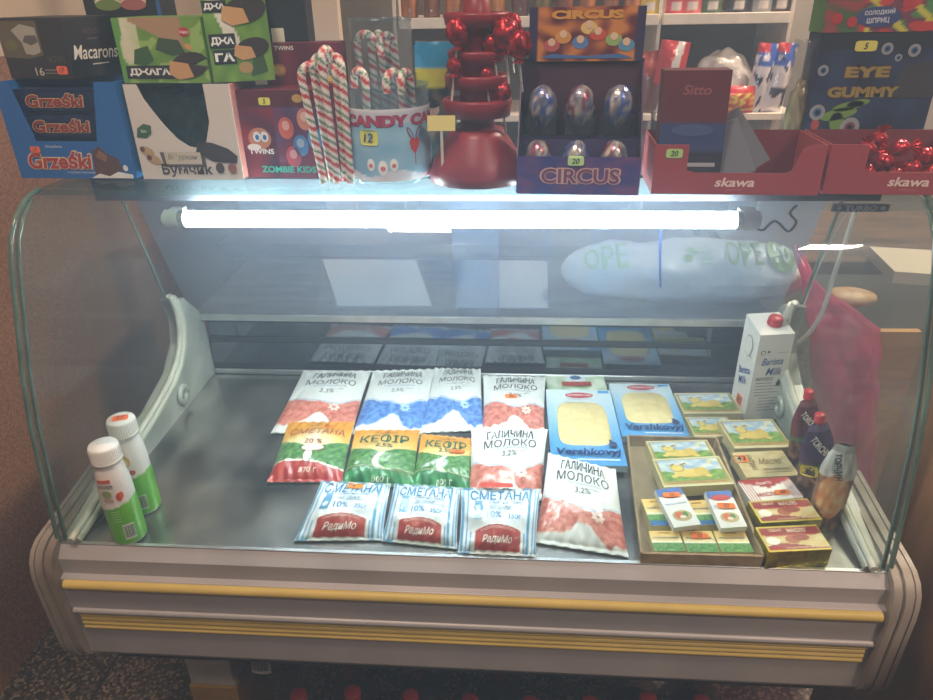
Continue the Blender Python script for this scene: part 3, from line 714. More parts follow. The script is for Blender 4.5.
for i, (px, z, lab, g) in enumerate((([(750, 501), (807, 499), (822, 519), (759, 524)], .034, 'gold foil wrapped butter block with a red label, the rear of the two', 0), ([(758, 527), (817, 525), (831, 549), (766, 553)], .036, 'gold foil wrapped butter block with a red label, nearest the front glass', 0))):
    fr = slab(px, z, .034, z+.002); t = thing('butter_pack', lab, 'butter', fr.base(), 'gold foil butter blocks')
    mb = MB(); G = (202, 182, 62)
    for s_, q in ((fr.front, 1), (fr.right, 1), (fr.left, 1), (fr.back, 1)):
        mb.paint(s_, 24, 10, FOIL, lambda u, v: mix((150, 130, 30), (224, 208, 90), .5+nz(u*16, v*5, i)))
    fr.box(mb, FOIL, G); sf = fr.top
    def fn(u, v):
        if v > .93 or v < .06 or u < .03 or u > .98: return G
        if v > .70-.3*(u-.5)**2 or v < .20+.1*math.sin(u*5): return (150, 40, 44)
        if .08 < u < .92 and v > .6: return (176, 60, 52)
        return mix((206, 170, 96), (222, 206, 160), .5+nz(u*5, v*5))
    mb.paint(sf, 46, 24, FILM, fn, off=.0005)
    mb.oval(sf, .16, .42, .010, .008, FILM, (238, 232, 222), off=.001); mb.oval(sf, .48, .44, .011, .008, FILM, (176, 96, 60), off=.001); mb.oval(sf, .62, .50, .013, .006, FILM, (150, 60, 44), off=.0014)
    mb.text(sf, 'МАСЛО', .62, .80, .008, FILM, (240, 220, 190), w=.3*sf.W, bold=.02); mb.text(sf, 'ІДЕАЛ', .28, .82, .006, FILM, (240, 220, 190), w=.2*sf.W, bold=.02)
    mb.text(sf, 'солодковершкове 82,5%', .6, .12, .005, FILM, (236, 214, 190), w=.6*sf.W); mb.build('wrapper', t, .0015)

# ------------------------------------------------------------------ milk carton
A, B = un(733, 409, z=0), un(779, 418, z=0)
fr = stand((736, 416), (777, 419), 333, 0, .062)
X = fr.X; L = .070; fr.X = X.normalized()*L; fr.Y = fr.Y.normalized()*.064
fr = stand((742, 418), (779, 419), 333, 0, .062)
fr.X = fr.X.normalized()*.0665
c = fr.base(); 
R_ = Matrix.Rotation(math.radians(9), 3, 'Z'); pv = fr.p(1, 0, 0)
fr = Fr(pv-(R_ @ fr.X), R_ @ fr.X, (R_ @ fr.Y).normalized()*.066, fr.Z)
t = thing('milk_carton', 'tall white milk carton with a red screw cap standing at the back right', 'milk', fr.base())
mb = MB(); fr.box(mb, CARD, (224, 220, 214)); H = fr.Z.length
for sf in (fr.front, fr.left):
    mb.paint(sf, 4, 4, CARD, lambda u, v: (226, 221, 214), off=.0003)
sf = fr.front; K = (52, 44, 46)
mb.text(sf, 'Barista', .52, .70, .015, CARD, (36, 74, 150), w=.62*sf.W, bold=.01, shear=.25, rot=.03); mb.text(sf, 'Milk', .62, .585, .016, CARD, (34, 60, 120), w=.46*sf.W, bold=.01, shear=.25)
mb.oval(sf, .18, .80, .005, .005, CARD, K, off=.001); mb.oval(sf, .18, .80, .0038, .0038, CARD, (226, 221, 214), off=.0015); mb.oval(sf, .34, .81, .0025, .0025, CARD, K, off=.001)
mb.rect(sf, .60, .92, .795, .80, CARD, (140, 130, 125)); mb.text(sf, 'МОЛОКО', .36, .50, .0075, CARD, K, w=.50*sf.W, bold=.015)
mb.oval(sf, .80, .44, .0045, .0055, CARD, K, off=.001); mb.poly(sf, [(.745, .45), (.855, .45), (.80, .50)], CARD, K, .001)
for k, (a, b) in enumerate(((.12, .62), (.12, .9), (.12, .7), (.12, .85), (.12, .6), (.3, .9), (.3, .8), (.3, .9), (.3, .7), (.3, .85))):
    v = .445-.036*k; mb.rect(sf, a, b, v, v+.009, CARD, (150, 142, 138))
sf = fr.left
mb.oval(sf, .5, .80, .016, .022, CARD, (90, 84, 84), off=.001); mb.oval(sf, .5, .80, .0145, .0205, CARD, (226, 221, 214), off=.0015)
mb.text(sf, 'Barista', .5, .52, .015, CARD, (36, 74, 150), w=.7*sf.W, bold=.01, shear=.25, rot=.4); mb.text(sf, 'Milk', .5, .40, .016, CARD, (34, 60, 120), w=.5*sf.W, bold=.01, shear=.25, rot=.4)
mb.rect(sf, .3, .8, .70, .71, CARD, (140, 134, 130))
mb.build('carton_body', t, .0012)
mb = MB(); Z = fr.Z; hp = [fr.p(0, 0, 1), fr.p(1, 0, 1), fr.p(1, 1, 1.075), fr.p(0, 1, 1.075)]
mb.add(hp+[fr.p(0, 1, 1), fr.p(1, 1, 1)], [(0, 1, 2, 3), (0, 3, 4), (1, 5, 2), (4, 3, 2, 5)], CARD, (224, 220, 214)); mb.build('sloped_top', t)
nrm = (hp[1]-hp[0]).cross(hp[3]-hp[0]).normalized(); ax = nrm.to_track_quat('Z', 'Y').to_matrix()
RED = mat('red_plastic', (186, 40, 46), .35, 0, var=.06)
cb = MB().lathe(fr.p(.62, .5, 1.036), [(.014, 0), (.014, .003), (.0125, .004), (.0125, .014), (.0115, .0155), (0, .0155)], RED, 28, axis=ax)
for k in range(24):
    a = 2*PI*k/24; p = fr.p(.62, .5, 1.036)+ax @ V((.0127*math.cos(a), .0127*math.sin(a), .005)); cb.tube([p, p+nrm*.008], .0006, RED, 4)
cb.build('screw_cap', t)
sticker(t, fr.left, .55, .17, .022, .022, '85', (250, 130, 60))

# ------------------------------------------------------------------ sauce pouches
def sauce(base, height, wd, lean, rz, cap, label, c1, c2, seed, txt, stick=None, clear=False):
    t = thing('sauce_pouch', label, 'sauce', base, 'sauce pouches leaning by the right end of the tray', )
    R = Matrix.Rotation(rz, 3, 'Z') @ Matrix.Rotation(lean, 3, 'Y'); b = V(base)
    def half(sg):
        def fn(u, v):
            w_ = wd*(1 if v < .70 else 1-.50*((v-.70)/.30)**1.3); th = .020*(1-v)**.6*(max(0, 1-abs(2*u-1)**2.2))**.6+.004*(1-abs(2*u-1))
            x = (u-.5)*w_; return b+R @ V((x, sg*(th+.0016*nz(u*7+seed, v*9)*(1-abs(2*u-1))), v*height))
        return fn
    sf = Sf(half(-1), wd, height); sb = Sf(lambda u, v: half(1)(1-u, v), wd, height); mb = MB()
    def fc(u, v):
        if clear:
            if v > .93: return (150, 150, 145)
            r = ((u-.5)/.42)**2+((v-.42)/.26)**2
            if r < 1: return mix((214, 130, 70), (226, 186, 130), .5+1.5*nz(u*7, v*9, seed))
            if v > .62: return mix((168, 170, 168), (226, 226, 222), .5+nz(u*9, v*6))
            return mix((70, 40, 24), (168, 120, 60), .5+1.3*nz(u*7, v*8))
        if v > .92: return mix(c1, (200, 200, 205), .3)
        if v > .50: return mix(c1, (20, 16, 20), .15+.5*nz(u*6, v*7, seed))
        if v > .44: return c2
        return mix((60, 24, 24), (160, 110, 70), .5+1.4*nz(u*7+seed, v*10))
    mb.paint(sf, 26, 46, CRINK, fc); mb.paint(sb, 14, 24, CRINK, lambda u, v: mix(c1, (30, 20, 20), .5))
    mb.text(sf, txt, .42 if clear else .5, .77 if clear else .74, wd*.22, CRINK, (240, 238, 235) if not clear else (60, 50, 54), w=height*(.30 if clear else .30), rot=-PI/2+.25 if clear else -.9, bold=.03, off=.0012)
    if not clear:
        mb.oval(sf, .5, .36, wd*.28, height*.09, CRINK, (206, 160, 110), off=.001); mb.oval(sf, .45, .37, wd*.14, height*.05, CRINK, (150, 60, 40), off=.0014)
    mb.build('pouch_body', t)
    if cap:
        top = b+R @ V((0, 0, height*.985)); RD = _M['red_plastic']
        MB().lathe(top, [(.005, 0), (.005, .006), (.0085, .006), (.0085, .008), (.0078, .009), (.0078, .020), (.007, .021), (0, .021)], RD, 20, axis=R).build('cap', t)
    if stick: sticker(t, sf, *stick)
    return t
sauce(un(800, 466, z=0)+V((0, 0, .001)), .140, .050, -.11, .15, True, 'dark red sauce pouch with a red cap, the rear of the three', (112, 26, 34), (74, 110, 60), 1, 'TORCHIN')
sauce(un(812, 496, z=0)+V((0, 0, .001)), .146, .054, -.13, .05, True, 'purple labelled sauce pouch with a red cap and a yellow sticker, in the middle', (70, 38, 92), (96, 128, 62), 2, 'TORCHIN', (.24, .44, .022, .020, '36', (240, 220, 50)))
sauce(un(822, 522, z=0)+V((0, 0, .001)), .150, .050, .02, -.30, False, 'glossy sauce pouch with pale upright lettering and no cap, the front of the three', (150, 150, 145), (90, 90, 60), 3, 'ТОРЧИН', None, True)

# ------------------------------------------------------------------ yogurt bottles
WPL = mat('white_plastic', (232, 226, 220), .35, 0, var=.03)
def bottle(px, label, kind, rz):
    b = un(*px, z=0)+V((0, 0, .0005)); t = thing('yogurt_bottle', label, 'drinking yogurt', b, 'yogurt bottles by the left end of the tray')
    K = 1.2
    pr = [(.0, .0), (.020, 0), (.0225, .003), (.0232, .010), (.0232, .066), (.0228, .070), (.0224, .085), (.0215, .100), (.0195, .112), (.0175, .120), (.0170, .126)]
    pr = [(r*K*.92, z*K) for r, z in pr]
    prof = []
    for (r0, z0), (r1, z1) in zip(pr, pr[1:]):
        k = max(1, int(abs(z1-z0)/.0025)); prof += [(r0+(r1-r0)*i/k, z0+(z1-z0)*i/k) for i in range(k)]
    prof.append(pr[-1])
    def cf(a, z):
        f = math.cos(a+PI/2)  # 1 towards the viewer
        z = z/K
        if z < .066+.006*math.sin(a*1+1): return mix((96, 178, 44), (122, 196, 62), .5+.4*nz(a*2, z*40)) if z > .003 else (210, 220, 200)
        return (232, 224, 218)
    MB().lathe(b, prof, FILM, 48, cfn=cf).build('bottle_body', t)
    def cyl(a0, a1, z0, z1, r):
        z0, z1, r = z0*K, z1*K, r*K*.92
        return Sf(lambda u, v: b+V((r*math.sin(a0+(a1-a0)*u), -r*math.cos(a0+(a1-a0)*u), z0+(z1-z0)*v)), abs(a1-a0)*r, z1-z0)
    mb = MB(); bars = cyl(rz+.1, rz+.75, .012, .036, .0236); mb.rect(bars, 0, 1, 0, 1, PAPER, (214, 222, 206), .0001, 6)
    for k in range(11): mb.rect(bars, .08+k*.08, .08+k*.08+(.045 if k % 3 else .025), .12, .92, PAPER, (52, 60, 52), .0005)
    inf = cyl(rz-.35, rz+.25, .040, .062, .0236)
    for k in range(5): mb.rect(inf, .1, .9, .1+k*.18, .16+k*.18, PAPER, (170, 214, 130), .0004, 4)
    lg = cyl(rz-.9, rz+.5, .070, .112, .0233)
    if kind: 
        mb.oval(lg, .62, .55, .011, .013, PAPER, (220, 178, 90), off=.0008); mb.oval(lg, .62, .55, .008, .010, PAPER, (236, 214, 160), off=.0012); mb.oval(lg, .9, .1, .007, .006, PAPER, (200, 60, 44), off=.0012)
    else:
        mb.rect(lg, .25, .78, .80, .93, PAPER, (206, 96, 60), .0008, 6); mb.text(lg, 'АКТИВІЯ', .5, .66, .006, PAPER, (110, 96, 84), w=.022, bold=.02)
        mb.oval(lg, .5, .40, .007, .007, PAPER, (150, 160, 96), off=.001); mb.rect(lg, .3, .7, .12, .2, PAPER, (190, 160, 130), .0008, 6); mb.oval(lg, .98, .25, .006, .008, PAPER, (200, 80, 40), off=.001)
    mb.build('label', t)
    cb = MB().lathe(b+V((0, 0, .124*K)), [(r*K*.9, z*K) for r, z in [(.0185, 0), (.0205, .001), (.0205, .004), (.0198, .005), (.0198, .022), (.0185, .0245), (0, .0245)]], WPL, 40)
    for k in range(40):
        a = 2*PI*k/40; p = b+V((.0199*K*.9*math.cos(a), .0199*K*.9*math.sin(a), .130*K)); cb.tube([p, p+V((0, 0, .014*K))], .0006, WPL, 4)
    cb.build('cap', t)
    top = Sf(lambda u, v: b+V(((u-.5)*.04, (v-.5)*.04, .1487*K)), .04, .04)
    if kind: sticker(t, top, .5, .5, .024, .016, '37', (246, 110, 50), .0008, .35)
    else: MB().text(top, '25.09 24', .5, .55, .004, PAPER, (150, 150, 150), w=.018, off=.0006, rot=.3).build('date_print', t)
bottle((131, 536), 'small white and green yogurt bottle, front one of the pair, with a plain cap', 0, .25)
bottle((146, 507), 'white and green yogurt bottle, rear of the pair, orange sticker on cap', 1, .05)
# ------------------------------------------------------------------ sweets on the glass top
YM = .165
def orient(m, fr, col, sides=True):
    return fr.box(m, CARD, col)
def window_box(fr, name, label, cat, group, frontpaint, outline, sidecol, incol, th=.0015, nu=60, nv=60):
    """open display carton: front panel with a cut-out given as the outline of what is left"""
    t = thing(name, label, cat, fr.base(), group); X, Y, Z = fr.X, fr.Y, fr.Z
    n = Y.normalized()*th; sf = fr.front
    mb = MB(); mb.prism([fr.p(u, 0, v) for u, v in outline], n, CARD, frontpaint(.5, .7) if frontpaint else incol)
    pts = [V((u, v, 0)) for u, v in outline]
    # printed cells that fall inside the outline
    def inside(x, y):
        c = False; j = len(outline)-1
        for i in range(len(outline)):
            xi, yi = outline[i]; xj, yj = outline[j]
            if (yi > y) != (yj > y) and x < (xj-xi)*(y-yi)/(yj-yi)+xi: c = not c
            j = i
        return c
    vs = []; cs = []; fs = []
    for j in range(0):
        for i in range(nu):
            u, v = (i+.5)/nu, (j+.5)/nv
            if inside(u, v):
                b = len(vs)
                for a, c in ((i, j), (i+1, j), (i+1, j+1), (i, j+1)): vs.append(sf.at(a/nu, c/nv, .0004)); cs.append(lin(frontpaint(u, v)))
                fs.append((b, b+1, b+2, b+3))
    fp = mb.build('front_panel', t)
    mb = MB(); fr.sub(0, 1, .98, 1, 0, 1).box(mb, CARD, incol); mb.build('back_panel', t)
    for a, b in ((0, .012), (.988, 1)):
        mb = MB(); fr.sub(a, b, .01, 1, 0, 1).box(mb, CARD, sidecol); mb.build('side_panel', t)
    mb = MB(); fr.sub(0, 1, .01, 1, 0, .012).box(mb, CARD, incol); mb.build('bottom_panel', t)
    return t, fp
def deco_part(parent, name, fn):
    mb = MB(); fn(mb); return mb.build(name, parent)
# -- blue wafer carton
f1 = stand((22, 178), (137, 179), 82, ZS, .10, YM)
BL = (28, 92, 160)
t, fp = window_box(f1, 'wafer_carton', 'bright blue display carton of chocolate wafers at the left end of the glass top', 'carton', None,
    lambda u, v: (30, 100, 176) if not (u > .70 and v < .12+.05*math.sin(u*30)) else (226, 226, 230), [(0, 0), (1, 0), (1, 1), (.83, 1), (.74, .40), (.22, .40), (.13, 1), (0, 1)], (42, 128, 204), (24, 62, 116))
def g(mb):
    sf = f1.front
    mb.text(sf, 'Grześki', .38, .20, .030, CARD, (236, 214, 170), w=.56*sf.W, bold=.07, off=.0008, shear=.15); mb.text(sf, 'Grześki', .38, .20, .027, CARD, (176, 42, 44), w=.54*sf.W, bold=.03, off=.0014, shear=.15)
    mb.text(sf, 'W MLECZNEJ CZEKOLADZIE', .54, .065, .004, CARD, (220, 226, 236), w=.24*sf.W); mb.text(sf, 'Goplana', .36, .345, .005, CARD, (220, 226, 236), w=.14*sf.W, shear=.3)
    mb.poly(sf, [(.66, .04), (.68, .30), (.74, .35), (.80, .27), (.88, .22), (.90, .12), (.86, .03)], CARD, (92, 54, 38), .001); mb.poly(sf, [(.70, .24), (.74, .31), (.80, .25), (.78, .18)], CARD, (140, 96, 66), .0016)
    mb.poly(sf, [(.62, .01), (.70, .06), (.78, .03), (.86, .08), (.98, .05), (.98, .01)], CARD, (236, 234, 236), .0018); mb.oval(sf, .93, .12, .004, .005, CARD, (230, 230, 236), off=.0018)
deco_part(fp, 'printed_name', g)
sticker(t, f1.front, .20, .315, .016, .0095, '17', (250, 110, 50))
for k, (a, c) in enumerate(((.14, .44), (.14, .70))):
    fw = f1.sub(.06+a*.0, .94, .12, .5, c+.0, c+.22); mb = MB()
    mb.paint(fw.front, 24, 10, FILM, lambda u, v: mix((24, 40, 92), (40, 66, 130), .5+nz(u*9, v*6, k))); fw.box(mb, FILM, (26, 44, 96))
    sf = fw.front; mb.text(sf, 'Grześki', .42, .5, .022, FILM, (206, 180, 130), w=.56*sf.W, bold=.07, off=.001, shear=.15); mb.text(sf, 'Grześki', .42, .5, .0195, FILM, (150, 36, 38), w=.54*sf.W, bold=.03, off=.0016, shear=.15)
    o = mb.build('wafer_bar'); tag(o, 'blue wrapped wafer bar seen in the carton window, %s one' % ('lower', 'upper')[k], 'wafer bar', 'wafer bars in the blue carton')
# -- white chocolate carton
f2 = stand((144, 179), (244, 180), 84, ZS, .10, YM)
def p2(u, v):
    if v < .50 and u < .02: return (150, 60, 60)
    if .70 < u and v > .5: return (232, 226, 220)
    return (220, 212, 206)
t, fp = window_box(f2, 'chocolate_carton', 'white display carton with a green leaf and a dark arched window', 'carton', None, p2,
    [(0, 0), (1, 0), (1, 1), (.76, 1), (.76, .62), (.70, .42), (.62, .34), (.52, .36), (.42, .44), (.32, .58), (.24, .72), (.17, .86), (.13, 1), (0, 1)], (196, 120, 110), (60, 50, 46))
def g(mb):
    sf = f2.front
    mb.poly(sf, [(.03, .46), (.05, .55), (.12, .60), (.19, .58), (.18, .50), (.12, .45)], CARD, (50, 96, 56), .001); mb.text(sf, 'bio', .11, .525, .005, CARD, (220, 230, 215), bold=.01)
    mb.poly(sf, [(.22, .30), (.24, .14), (.66, .14), (.66, .30)], CARD, (88, 78, 70), .001); mb.poly(sf, [(.26, .30), (.27, .17), (.62, .17), (.62, .30)], CARD, (206, 196, 180), .0014)
    mb.text(sf, 'Біфуркан', .44, .245, .010, CARD, (120, 110, 100), w=.28*sf.W, shear=.3, off=.0018)
    mb.text(sf, 'Бумчик', .46, .10, .020, CARD, (60, 44, 40), w=.50*sf.W, bold=.02)
    for a, b in ((.05, .31), (.10, .22)): mb.oval(sf, a+.05, b, .012, .0065, CARD, (190, 160, 118), off=.0012, rot=-.4); mb.oval(sf, a+.01, b+.02, .004, .004, CARD, (110, 70, 50), off=.0016)
    mb.poly(sf, [(.58, .30), (.62, .42), (.76, .40), (.90, .34), (.98, .26), (.96, .18), (.74, .2)], CARD, (58, 44, 44), .0012)
    mb.oval(sf, .79, .13, .007, .008, CARD, (70, 50, 46), off=.0016); mb.oval(sf, .91, .13, .007, .008, CARD, (150, 100, 96), off=.0016)
deco_part(fp, 'printed_name', g)
for k in range(3):
    fw = f2.sub(.16+k*.2, .35+k*.2, .15, .7, .02, .90-.04*k); mb = MB(); mb.paint(fw.front, 8, 30, FILM, lambda u, v: mix((20, 34, 32), (52, 74, 66), .5+1.2*nz(u*4+k, v*7))); fw.box(mb, FILM, (30, 46, 42))
    tag(mb.build('chocolate_bar'), 'dark green wrapped chocolate bar standing in the white carton, %s one' % ('left', 'middle', 'right')[k], 'chocolate bar', 'dark green bars in the white carton')
# -- black macaron cartons on top of the blue one
zt1 = ZS+f1.Z.z+.001
C0 = un(75, 80, z=zt1); R20 = Matrix.Rotation(math.radians(-14), 3, 'Z')
fa = Fr(C0-(R20 @ V((.125, 0, 0))), R20 @ V((.125, 0, 0)), R20 @ V((0, .105, 0)), V((0, 0, un(70, 17, y=C0.y).z-zt1)))
t = thing('macaron_carton', 'black carton with white script on its side, standing on the blue wafer carton', 'carton', fa.base())
mb = MB(); fa.box(mb, CARD, (30, 25, 24)); sf = fa.front
mb.poly(sf, [(.0, .36), (.0, .95), (.63, .95), (.63, .40), (.40, .34)], CARD, (96, 86, 66), .0006); mb.poly(sf, [(.36, .42), (.34, .60), (.22, .80), (.38, .90), (.60, .84), (.60, .45), (.48, .40)], CARD, (170, 166, 156), .001)
mb.poly(sf, [(.36, .62), (.42, .72), (.58, .72), (.60, .62), (.48, .56)], CARD, (92, 88, 82), .0014); mb.oval(sf, .16, .56, .012, .008, CARD, (110, 104, 52), off=.001)
mb.text(sf, '16', .50, .13, .0115, CARD, (214, 204, 186), w=.016, bold=.01); mb.rect(sf, .58, .78, .15, .165, CARD, (150, 140, 126)); mb.rect(sf, .58, .76, .10, .112, CARD, (150, 140, 126)); mb.text(sf, 'NOUN', .80, .34, .009, CARD, (92, 78, 64), w=.032)
sf = fa.right; mb.text(sf, 'Macarons', .52, .42, .020, CARD, (236, 230, 222), w=.84*sf.W, bold=.01, shear=.25, rot=-.03); mb.rect(sf, .40, .72, .21, .228, CARD, (226, 220, 210)); mb.text(sf, 'NOUN', .5, .76, .009, CARD, (92, 74, 60), w=.3*sf.W); mb.text(sf, 'ORIGINAL', .5, .64, .003, CARD, (140, 130, 120), w=.2*sf.W)
mb.build('carton', t, .001); sticker(t, fa.front, .86, .16, .020, .012, '17', (250, 110, 50))
fb_ = stand((66, 105), (163, 105), -6, ZS, .06); 
A = V((f1.p(.52, 1, 0).x, f1.p(0, 1, 0).y+.015, ZS))
zz = un(100, 26, y=A.y).z
fb_ = Fr(A, V((un(163, 20, y=A.y).x-A.x, 0, 0)), V((0, .055, 0)), V((0, 0, un(100, -12, y=A.y).z-ZS)))
t = thing('macaron_carton', 'tall black carton with green and pink macarons printed near its top', 'carton', fb_.base())
mb = MB(); fb_.box(mb, CARD, (28, 24, 24)); sf = fb_.front; hh = sf.H
def vv(py): return (un(110, py, y=A.y).z-ZS)/hh
for u, c, c2 in ((.33, (150, 172, 96), (110, 132, 62)), (.66, (206, 140, 128), (166, 96, 88))):
    mb.oval(sf, u, vv(0), .022, .013, CARD, c, off=.001); mb.oval(sf, u, vv(3), .021, .008, CARD, (230, 214, 190), off=.0014); mb.oval(sf, u, vv(5), .021, .008, CARD, c2, off=.0018)
mb.rect(sf, .95, 1, .4, 1, CARD, (44, 92, 156)); mb.build('carton', t, .001)
# -- green wafer cartons on the white one
zt2 = ZS+f2.Z.z+.001
A, B = un(125, 83, z=zt2), un(211, 83, z=zt2); X = B-A; n = V((-X.y, X.x, 0)).normalized()
fc_ = Fr(A, X, n*.09, V((0, 0, un(165, 17, y=A.y).z-zt2)))
GR, PKc, DK = (112, 150, 52), (214, 196, 176), (36, 40, 36)
def pg(u, v):
    if .06 < u and v > 1.02-.62*max(0, u-.12) and v < 1.16-.62*(u-.1)+.2: pass
    if u < .07+.03*math.sin(v*9): return (96, 160, 60)
    if v > .92-.75*(u-.22) and u > .18 and u < .78: return (176, 140, 108)
    if u < .28 and v > .28: return mix((196, 206, 160), (226, 220, 200), nz(u*6, v*6)+.5)
    if nz(u*5, v*4) > .16: return (150, 186, 96)
    return mix((96, 142, 44), (124, 164, 62), .5+nz(u*4, v*4))
def jaga(mb, sf, cu, cv, w, h, txt='ДЖАГА', rot=0):
    c, s = math.cos(rot), math.sin(rot); P = [(-w/2, -h/2), (w/2, -h/2), (w/2*.98, h/2*1.1), (-w/2*.98, h/2)]
    mb.poly(sf, [(cu+(x*c-y*s)/sf.W, cv+(x*s+y*c)/sf.H) for x, y in P], CARD, (30, 30, 28), .0012)
    mb.text(sf, txt, cu, cv, h*.62, CARD, (240, 240, 236), w=w*.86, off=.0018, bold=.05, rot=rot)
def nuts(mb, sf, cu, cv, s):
    mb.oval(sf, cu, cv, .030*s, .017*s, CARD, (52, 36, 30), off=.0013, rot=.2); mb.poly(sf, [(cu-.034*s/sf.W, cv-.012*s/sf.H), (cu-.03*s/sf.W, cv+.006*s/sf.H), (cu-.002*s/sf.W, cv+.002*s/sf.H), (cu+.004*s/sf.W, cv-.016*s/sf.H), (cu-.02*s/sf.W, cv-.02*s/sf.H)], CARD, (206, 158, 104), .0018)
t = thing('wafer_carton', 'green carton with white lettering on a black strip, left of the two green ones', 'carton', fc_.base())
mb = MB(); fc_.box(mb, CARD, (96, 140, 50)); sf = fc_.front; mb.paint(sf, 50, 36, CARD, pg, off=.0003)
mb.poly(sf, [(.16, .30), (.20, .52), (.36, .58), (.40, .36), (.30, .27)], CARD, (54, 92, 40), .0008); mb.poly(sf, [(.44, .52), (.50, .70), (.72, .66), (.78, .46), (.62, .42)], CARD, (56, 78, 40), .0008)
jaga(mb, sf, .33, .17, .55*sf.W, .20*sf.H); nuts(mb, sf, .80, .28, 1.0); mb.oval(sf, .80, .78, .009, .006, CARD, (190, 50, 52), off=.001); mb.text(sf, 'Жако', .80, .78, .0045, CARD, (240, 225, 220), off=.0016, bold=.02); mb.oval(sf, .82, .56, .006, .004, CARD, (206, 160, 96), off=.001, rot=-.4)
mb.build('carton', t, .001)
Cq = un(213, 83, z=zt2); Cq.y += .004; Rr = Matrix.Rotation(math.radians(20), 3, 'Z')
fd = Fr(Cq, Rr @ V((.088, 0, 0)), Rr @ V((0, .07, 0)), V((0, 0, un(240, -14, y=Cq.y).z-zt2)))
t = thing('wafer_carton', 'green carton turned to the right with its name split over two black lines', 'carton', fd.base())
mb = MB(); fd.box(mb, CARD, (104, 146, 56)); sf = fd.front; mb.paint(sf, 36, 40, CARD, lambda u, v: (226, 222, 206) if abs(u-.34+.5*(v-.6)) < .10 and v > .35 else mix((88, 134, 40), (122, 164, 66), .5+nz(u*5, v*5, 4)), off=.0003)
jaga(mb, sf, .24, .44, .42*sf.W, .15*sf.H, 'ДЖА'); jaga(mb, sf, .24, .27, .36*sf.W, .15*sf.H, 'ГА'); jaga(mb, sf, .20, .80, .38*sf.W, .12*sf.H, 'ДЖА'); nuts(mb, sf, .70, .36, .8); nuts(mb, sf, .66, .76, 1)
mb.poly(sf, [(.62, .05), (.70, .28), (.86, .30), (.90, .10)], CARD, (56, 88, 40), .001); mb.oval(sf, .55, .15, .010, .008, CARD, (180, 150, 96), off=.0012); mb.build('carton', t, .001)
sticker(t, sf, .34, .93, .020, .009, '67', (250, 110, 50))
# -- red sweets cartons
f3 = stand((248, 177), (330, 178), 90, ZS, .07, .18)
t = thing('gummy_carton', 'dark red gummy sweets carton with a cartoon face and a yellow price sticker', 'carton', f3.base())
mb = MB(); f3.box(mb, CARD, (110, 22, 40)); sf = f3.front
mb.paint(sf, 40, 40, CARD, lambda u, v: (92, 20, 36) if v > .82 else mix((70, 24, 60), (140, 30, 48), .5+nz(u*3, v*3)) if u < .42 else mix((120, 30, 60), (70, 90, 150), v*.6+.5*nz(u*4, v*5)), off=.0003)
for k, (u, v, c) in enumerate(((.55, .58, (206, 96, 84)), (.78, .68, (206, 130, 110)), (.70, .38, (80, 130, 190)), (.88, .46, (90, 150, 200)), (.60, .25, (190, 70, 90)))):
    mb.oval(sf, u, v, .012, .016, CARD, c, off=.001); mb.oval(sf, u, v+.03, .006, .007, CARD, mix(c, (250, 240, 240), .5), off=.0015)
mb.oval(sf, .22, .46, .018, .016, CARD, (200, 130, 100), off=.001); mb.oval(sf, .14, .36, .011, .005, CARD, (244, 240, 240), off=.0014)
for u in (.19, .28): mb.oval(sf, u, .48, .0062, .008, CARD, (236, 240, 244), off=.0015); mb.oval(sf, u+.004, .475, .003, .004, CARD, (50, 120, 190), off=.002)
mb.text(sf, 'TWINS', .22, .31, .008, CARD, (244, 240, 244), w=.30*sf.W, bold=.03); mb.text(sf, 'ZOMBIE KIDS', .52, .10, .010, CARD, (60, 190, 170), w=.66*sf.W, bold=.03); mb.oval(sf, .72, .91, .008, .006, CARD, (190, 150, 70), off=.001)
for v in (.12, .24): mb.oval(f3.left, .2, v, .005, .008, CARD, (226, 180, 150), off=.001)
mb.build('carton', t, .001); sticker(t, sf, .34, .88, .018, .011, '5', (232, 226, 90))
A = V((un(270, 100, y=.335).x, .335, ZS)); B = V((un(343, 100, y=.335).x, .335, ZS))
f4 = Fr(A, B-A, V((0, .05, 0)), V((0, 0, un(300, 43, y=.335).z-ZS)))
t = thing('gummy_carton', 'purple red sweets carton standing behind the cartoon face carton', 'carton', f4.base())
mb = MB(); f4.box(mb, CARD, (96, 26, 50)); sf = f4.front; mb.paint(sf, 24, 24, CARD, lambda u, v: mix((86, 24, 48), (126, 40, 60), .5+nz(u*3, v*4)), off=.0003)
mb.text(sf, 'TWINS', .28, .965, .006, CARD, (236, 226, 230), w=.26*sf.W, bold=.02)
for u, v in ((.18, .80), (.62, .82), (.86, .74)): mb.oval(sf, u, v, .011, .009, CARD, (190, 130, 66), off=.001); mb.oval(sf, u-.01, v, .008, .006, CARD, (220, 180, 110), off=.0015)
mb.oval(sf, -.0+.06, .60, .02, .009, CARD, (226, 100, 140), off=.001); mb.build('carton', t, .001)
A = V((un(272, 60, y=.37).x, .37, ZS)); B = V((un(311, 60, y=.37).x, .37, ZS))
f5 = Fr(A, B-A, V((0, .04, 0)), V((0, 0, un(290, -10, y=.37).z-ZS)))
t = thing('chocolate_carton', 'narrow black carton with a white price card, behind the purple red one', 'carton', f5.base())
mb = MB(); f5.box(mb, CARD, (34, 34, 42)); mb.rect(f5.front, .08, .40, .66, .80, PAPER, (226, 220, 205)); mb.build('carton', t, .001)

